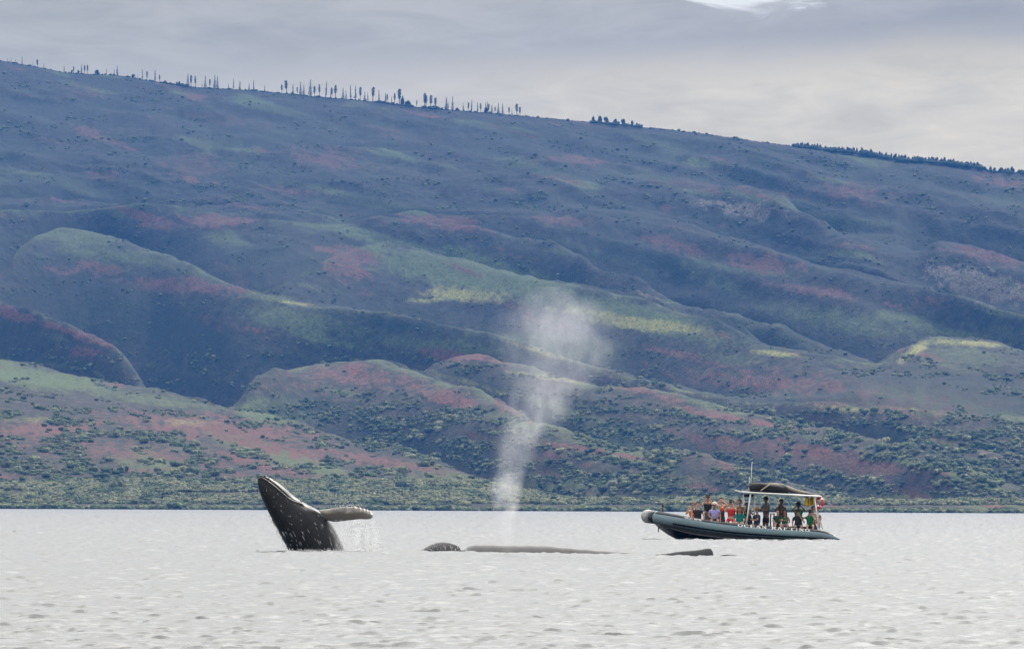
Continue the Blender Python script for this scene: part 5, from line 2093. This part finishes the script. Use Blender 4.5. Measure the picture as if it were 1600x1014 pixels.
def person(px, head_y, off, pose, arms, shirt, shorts, skin, hair, label, S=1.0, yaw=0.0, hat=None, hold=None, sleeve=0.55, long_hair=False, glasses=False, lean=0.0, tilt=0.0):
    """a passenger; arms = (left in picture, right in picture) poses"""
    S *= 1.05
    top = B(px, head_y)
    zpel = top.z - 0.83 * S * math.cos(lean)
    root = empty('person', BBASE + Vector((top.x, off, zpel)), yaw)
    root.scale = (S, S, S)
    tag(root, label, 'person', 'passengers on the tour boat')
    Rl = Matrix.Rotation(lean, 3, 'X')          # forward lean of the upper body

    def U(v):
        return Rl @ Vector(v)
    hx = math.sin(tilt) * 0.1
    J = {'pel': Vector((0, 0, 0)), 'sp': U((0, 0, .14)), 'ch': U((0, 0, .33)), 'nb': U((0, .005, .47)), 'nk': U((0, -.01, .55)),
         'h1': U((0, -.025, .64)), 'h2': U((0, -.02, .71)), 'h3': U((0, -.01, .775))}
    Rr = {'pel': (.15, .11), 'sp': (.14, .11), 'ch': (.165, .12), 'nb': (.08, .07), 'nk': .052, 'h1': (.072, .082), 'h2': (.086, .100), 'h3': (.068, .08)}
    E = [('pel', 'sp'), ('sp', 'ch'), ('ch', 'nb'), ('nb', 'nk'), ('nk', 'h1'), ('h1', 'h2'), ('h2', 'h3')]
    hands = {}
    for sx, ps in ((-1, arms[0]), (1, arms[1])):
        el, ha = ARMS[ps]
        k = str(sx)
        J['sh' + k] = U((sx * .175, 0, .435))
        J['el' + k] = U((sx * el[0], el[1], el[2]))
        hand = U((sx * ha[0], ha[1], ha[2]))
        J['wr' + k] = J['el' + k].lerp(hand, 0.80)
        J['pa' + k] = hand
        hands[sx] = (J['wr' + k], hand)
        Rr['sh' + k], Rr['el' + k], Rr['wr' + k], Rr['pa' + k] = .062, .042, .027, (.036, .022)
        E += [('ch', 'sh' + k), ('sh' + k, 'el' + k), ('el' + k, 'wr' + k), ('wr' + k, 'pa' + k)]
        if pose == 'sit':
            leg = [(sx * .10, -.04, -.03), (sx * .15, -.42, .01), (sx * .15, -.46, -.40), (sx * .16, -.60, -.44)]
        elif pose == 'kneel':
            leg = [(sx * .10, -.03, -.05), (sx * .17, -.28, -.26), (sx * .17, .10, -.36), (sx * .17, .24, -.40)]
        else:
            leg = [(sx * .10, 0, -.06), (sx * .115, -.03, -.46), (sx * .13, .02, -.87), (sx * .14, -.13, -.92)]
        for nm, p, r in zip(('hp', 'kn', 'an', 'to'), leg, (.090, .060, .040, .036)):
            J[nm + k] = Vector(p)
            Rr[nm + k] = r
        E += [('pel', 'hp' + k), ('hp' + k, 'kn' + k), ('kn' + k, 'an' + k), ('an' + k, 'to' + k)]
    body = skin_mesh(J, E, Rr, 'pel', 1)
    # fingers, nose, ears and eyes go into the same mesh
    bm = bmesh.new()
    bm.from_mesh(body)
    nb0 = len(bm.faces)
    for sx, (wr, hd) in hands.items():
        d = (hd - wr).normalized()
        s = d.cross(Vector((0, 1, 0.2))).normalized()
        nrm = d.cross(s).normalized()
        for q, (o_, ln) in enumerate(((-.030, .055), (-.011, .068), (.009, .064), (.028, .050), (.040 * 1.0, .045))):
            if q == 4:
                a = wr.lerp(hd, .45) + s * .030
                b = a + (d * .5 + s * .75).normalized() * ln * .6
                c = b + (d * .9 + s * .1 - nrm * .3).normalized() * ln * .5
            else:
                a = hd + s * o_
                b = a + d * ln * .5 - nrm * .006
                c = b + (d * .6 - nrm * .6).normalized() * ln * .5
            vv, ff, _ = tube_along([a - d * .02, a, b, c], [.009, .010, .009, .006], 6)
            vb = [bm.verts.new(v) for v in vv]
            for f in ff:
                bm.faces.new([vb[i] for i in f])
    hc = U((0, -.02, .70))
    sphere_verts(bm, U((0, -.112, .685)), .016, 1, (.8, 1.2, 1.4))
    for sx in (-1, 1):
        sphere_verts(bm, U((sx * .078, -.01, .69)), .022, 1, (.4, .8, 1.3))
    n1 = len(bm.faces)
    for sx in (-1, 1):
        sphere_verts(bm, U((sx * .030, -.103, .712)), .012, 1, (1.2, .6, .7))
    sphere_verts(bm, U((0, -.098, .640)), .018, 1, (1.4, .5, .35))
    bm.faces.ensure_lookup_table()
    for f in bm.faces[n1:]:
        f.material_index = 1
    bm.to_mesh(body)
    bm.free()
    add_body(body, 'body', [skinmat(SKINS[skin]), M_EYE], root)
    # shirt
    if shirt:
        k = 1.16
        SJ = {n: J[n] for n in ('pel', 'sp', 'ch', 'nb')}
        SJ['pel'] = Vector((0, 0, -.02))
        SR = {'pel': (.190, .145), 'sp': (.185, .14), 'ch': (.200, .15), 'nb': (.105, .095)}
        SE = [('pel', 'sp'), ('sp', 'ch'), ('ch', 'nb')]
        for sx in ('-1', '1'):
            SJ['sh' + sx] = J['sh' + sx]
            SR['sh' + sx] = .084
            SE.append(('ch', 'sh' + sx))
            if sleeve > 0.05:
                SJ['sl' + sx] = J['sh' + sx].lerp(J['el' + sx], min(1, sleeve))
                SR['sl' + sx] = .066 if sleeve < 1 else .052
                SE.append(('sh' + sx, 'sl' + sx))
                if sleeve > 1:
                    SJ['s2' + sx] = J['el' + sx].lerp(J['wr' + sx], .8)
                    SR['s2' + sx] = .040
                    SE.append(('sl' + sx, 's2' + sx))
        add_body(skin_mesh(SJ, SE, SR, 'ch', 1), 'shirt', cloth(shirt), root)
    if shorts:
        SJ = {'pel': Vector((0, 0, .0)), 'w': Vector((0, 0, .09))}
        SR = {'pel': (.168, .130), 'w': (.150, .118)}
        SE = [('pel', 'w')]
        for sx in ('-1', '1'):
            SJ['hp' + sx] = J['hp' + sx]
            SJ['th' + sx] = J['hp' + sx].lerp(J['kn' + sx], .72)
            SR['hp' + sx], SR['th' + sx] = .106, .088
            SE += [('pel', 'hp' + sx), ('hp' + sx, 'th' + sx)]
        add_body(skin_mesh(SJ, SE, SR, 'pel', 1), 'shorts', cloth(shorts), root)
    # hair
    bm = bmesh.new()
    ret = bmesh.ops.create_icosphere(bm, subdivisions=3, radius=1.0)
    rs = random.Random(int(px * 7))
    dl = []
    for v in ret['verts']:
        d = v.co.copy()
        if (d.y < -0.25 and d.z < 0.38) or d.z < (-.55 if d.y > 0 else -.1):
            dl.append(v)
        v.co = U(Vector((0, -.012, .715)) + Vector((d.x * .096, d.y * .112, d.z * .108)) * (1 + rs.uniform(-.03, .05)))
    bmesh.ops.delete(bm, geom=dl, context='VERTS')
    h = bm_obj('hair', bm, cloth(hair), root)
    h.modifiers.new('t', 'SOLIDIFY').thickness = 0.012
    if long_hair:
        vv, ff, _ = tube_along([U((0, .06, .72)), U((.0, .09, .60)), U((0.02, .09, .45)), U((.02, .08, .32))], [.07, .075, .07, .03], 12)
        mesh_obj('ponytail', vv, ff, cloth(hair), root)
        for sx in (-1, 1):
            vv, ff, _ = tube_along([U((sx * .07, -.02, .72)), U((sx * .09, -.05, .60)), U((sx * .09, -.10, .46)), U((sx * .08, -.11, .36))], [.03, .035, .03, .012], 8)
            mesh_obj('hair_lock', vv, ff, cloth(hair), root)
    if glasses:
        bm = bmesh.new()
        for sx in (-1, 1):
            sphere_verts(bm, U((sx * .034, -.112, .712)), .028, 2, (1.1, .35, .8))
        box_bm(bm, U((0, -.108, .716)), (.15, .02, .012))
        bm_obj('sunglasses', bm, M_BLACK, root)
    if hat:
        kind, hcol = hat
        bm = bmesh.new()
        ret = bmesh.ops.create_icosphere(bm, subdivisions=3, radius=1.0)
        dl = []
        for v in ret['verts']:
            if v.co.z < 0.10:
                dl.append(v)
            v.co = U(Vector((0, -.012, .735)) + Vector((v.co.x * .105, v.co.y * .120, v.co.z * .095)))
        bmesh.ops.delete(bm, geom=dl, context='VERTS')
        # brim: full ring for a bucket hat, front peak for a cap
        m = 24
        for j in range(m):
            a0_, a1_ = 2 * math.pi * j / m, 2 * math.pi * (j + 1) / m
            if kind == 'cap' and not (math.sin((a0_ + a1_) / 2) < -0.35):
                continue
            q = []
            out_r = 1.62 if kind == 'bucket' else 1.75
            for a_, k_, z_ in ((a0_, 1, .745), (a1_, 1, .745), (a1_, out_r, .715 if kind == 'bucket' else .74), (a0_, out_r, .715 if kind == 'bucket' else .74)):
                q.append(bm.verts.new(U((math.cos(a_) * .104 * k_, -.012 + math.sin(a_) * .118 * k_, z_))))
            bm.faces.new(q)
        o = bm_obj('hat' if kind == 'bucket' else 'cap', bm, cloth(hcol), root)
        o.modifiers.new('t', 'SOLIDIFY').thickness = 0.008
    # what the hands hold is a thing of its own
    if hold:
        M = Matrix.Translation(root.location) @ Matrix.Rotation(yaw, 4, 'Z') @ Matrix.Scale(S, 4)
        kind, lab = hold
        ctr = M @ U((0, -.175, .69 if 'face' in arms or 'high' in arms else .60))
        e = empty({'camera': 'camera_body', 'bino': 'binoculars', 'phone': 'phone'}[kind], ctr, yaw)
        e.name = {'camera': 'photo_camera', 'bino': 'binoculars', 'phone': 'mobile_phone'}[kind]
        tag(e, lab, {'camera': 'camera', 'bino': 'binoculars', 'phone': 'phone'}[kind])
        if kind == 'camera':
            box('camera_body', (0, 0, 0), (.135, .06, .09), M_BLACK, e, .01)
            vv, ff, _ = tube_along([Vector((0, -.03, 0)), Vector((0, -.09, 0)), Vector((0, -.15, 0))], [.035, .036, .040], 14)
            mesh_obj('lens', vv, ff, M_BLACK, e)
            box('viewfinder', (0, 0, .055), (.05, .045, .03), M_BLACK, e, .006)
        elif kind == 'bino':
            for sx in (-1, 1):
                vv, ff, _ = tube_along([Vector((sx * .036, .05, 0)), Vector((sx * .036, -.02, 0)), Vector((sx * .040, -.10, 0))], [.022, .028, .034], 12)
                mesh_obj('barrel', vv, ff, M_BLACK, e)
            box('bridge', (0, -.02, .01), (.05, .05, .02), M_BLACK, e, .004)
        else:
            box('phone_case', (0, 0, 0), (.15, .010, .075), M_BLACK, e, .004)
            bm = bmesh.new()
            sphere_verts(bm, (.05, -.007, .02), .008, 1)
            bm_obj('phone_lens', bm, M_RAIL, e)
    return root


BRN, BLK, RBR = (0.05, 0.028, 0.018), (0.010, 0.009, 0.009), (0.16, 0.055, 0.03)
person(1083.5, 784.0, 1.15, 'sit', ('face', 'lap'), (0.50, 0.13, 0.02), (0.10, 0.08, 0.07), 'fair', RBR, 'person in orange tank top and sunglasses, seated nearest the bow', .95, rad(-25), glasses=True, sleeve=0)
person(1091, 783.2, .72, 'sit', ('down', 'down'), (0.012, 0.012, 0.015), (0.05, 0.05, 0.06), 'fair', BLK, 'person with thick black hair in black polo shirt, seated second from the bow', 1.0)
person(1107.5, 771.3, 1.75, 'stand', ('face', 'face'), (0.014, 0.014, 0.016), (0.03, 0.03, 0.04), 'tan', BLK, 'person standing at the bow side in black sleeveless top, holding a phone to the face', .98, sleeve=0, hold=('phone', 'dark phone held up by the standing passenger in black near the bow'))
person(1117, 783.2, .70, 'sit', ('lap', 'down'), (0.30, 0.27, 0.55), (0.02, 0.02, 0.04), 'tan', BRN, 'person in cream bucket hat and lavender shirt, seated', .98, hat=('bucket', (0.62, 0.55, 0.42)), sleeve=.6)
person(1128.5, 776.0, 1.75, 'stand', ('high', 'high'), (0.16, 0.30, 0.16), (0.05, 0.05, 0.06), 'fair', BRN, 'person standing with bare pink arms and green patterned tank top', .95, sleeve=0)
person(1143.5, 779.2, .80, 'kneel', ('face', 'face'), (0.58, 0.03, 0.02), (0.50, 0.015, 0.02), 'fair', BRN, 'person in red swim dress kneeling with both hands at the face', 1.0, rad(-12), sleeve=0, hold=('camera', 'small black camera held up by the passenger in the red dress'))
person(1157.5, 778.8, 1.85, 'stand', ('cross', 'cross'), (0.22, 0.15, 0.07), (0.05, 0.04, 0.03), 'tan', BLK, 'black haired person in brown olive shirt standing behind the teal shirted passenger', .93, sleeve=.5)
person(1156, 791.0, .70, 'sit', ('lap', 'lap'), (0.008, 0.22, 0.20), (0.70, 0.66, 0.64), 'fair', RBR, 'person in teal shirt and white shorts with reddish hair, head bowed', .92, lean=rad(16), long_hair=True, sleeve=.8)
person(1169.0, 784.0, 1.95, 'stand', ('fwd', 'fwd'), (0.015, 0.016, 0.020), (0.02, 0.02, 0.02), 'brown', BLK, 'dark clothed person at the helm behind the front canopy post', .85, rad(40))
person(1184.0, 791.6, .72, 'sit', ('fwd', 'fwd'), (0.022, 0.035, 0.065), (0.02, 0.02, 0.05), 'tan', BRN, 'person in orange brown cap and navy shirt, seated turned towards the bow', .95, rad(-62), hat=('cap', (0.42, 0.20, 0.06)), sleeve=.7)
person(1198.5, 775.0, 1.35, 'stand', ('fwd', 'fwd'), (0.10, 0.095, 0.10), (0.014, 0.014, 0.016), 'brown', BLK, 'tall person in grey shirt and dark shorts standing under the canopy, facing the bow', 1.02, rad(-55), hat=('cap', (0.010, 0.014, 0.014)), sleeve=.7)
person(1222.5, 778.6, 1.40, 'stand', ('mouth', 'fwd'), (0.085, 0.075, 0.068), (0.03, 0.03, 0.035), 'brown', BLK, 'person in grey brown shirt standing mid canopy with one hand at the chin', 1.0, rad(-18), sleeve=1.0)
person(1216.0, 795.0, .72, 'sit', ('lap', 'fwd'), (0.012, 0.045, 0.028), (0.05, 0.06, 0.05), 'fair', BLK, 'person in dark green polo shirt, seated first of four on the rear bench', .82, sleeve=.7)
person(1227.2, 796.0, .74, 'sit', ('cross', 'lap'), (0.012, 0.13, 0.060), (0.55, 0.36, 0.44), 'tan', BRN, 'person in bright green tank top and pink floral shorts on the rear bench', .82, long_hair=True, sleeve=0)
person(1249.3, 783.3, 1.40, 'stand', ('high', 'high'), (0.04, 0.17, 0.09), (0.03, 0.06, 0.04), 'brown', BLK, 'person in green shirt standing at the stern with elbows raised, using binoculars', .98, hat=('cap', (0.014, 0.014, 0.018)), sleeve=.4, hold=('bino', 'black binoculars raised by the green shirted passenger at the stern'))
person(1247.8, 794.8, .70, 'sit', ('down', 'mouth'), (0.020, 0.016, 0.020), (0.02, 0.07, 0.09), 'tan', BLK, 'person in black shirt, cap and sunglasses, seated with one hand at the mouth', .90, hat=('cap', (0.05, 0.03, 0.035)), glasses=True, sleeve=.8)
person(1266.3, 795.3, .72, 'sit', ('out', 'face'), (0.008, 0.13, 0.050), (0.03, 0.10, 0.06), 'fair', BLK, 'person in green shirt seated last on the rear bench, camera at the face', .86, sleeve=.55, hold=('camera', 'black camera held by the seated passenger in green at the stern'))
person(1272.3, 789.5, 1.55, 'stand', ('lap', 'lap'), (0.34, 0.29, 0.25), (0.03, 0.035, 0.07), 'tan', BRN, 'person in beige shirt half hidden behind the rear canopy post', .93, sleeve=.8)
person(1279.3, 795.0, 2.0, 'sit', ('lap', 'lap'), (0.30, 0.12, 0.13), (0.25, 0.22, 0.22), 'fair', BRN, 'small seated person in faded red shirt behind the rear canopy post', .70, sleeve=.7)
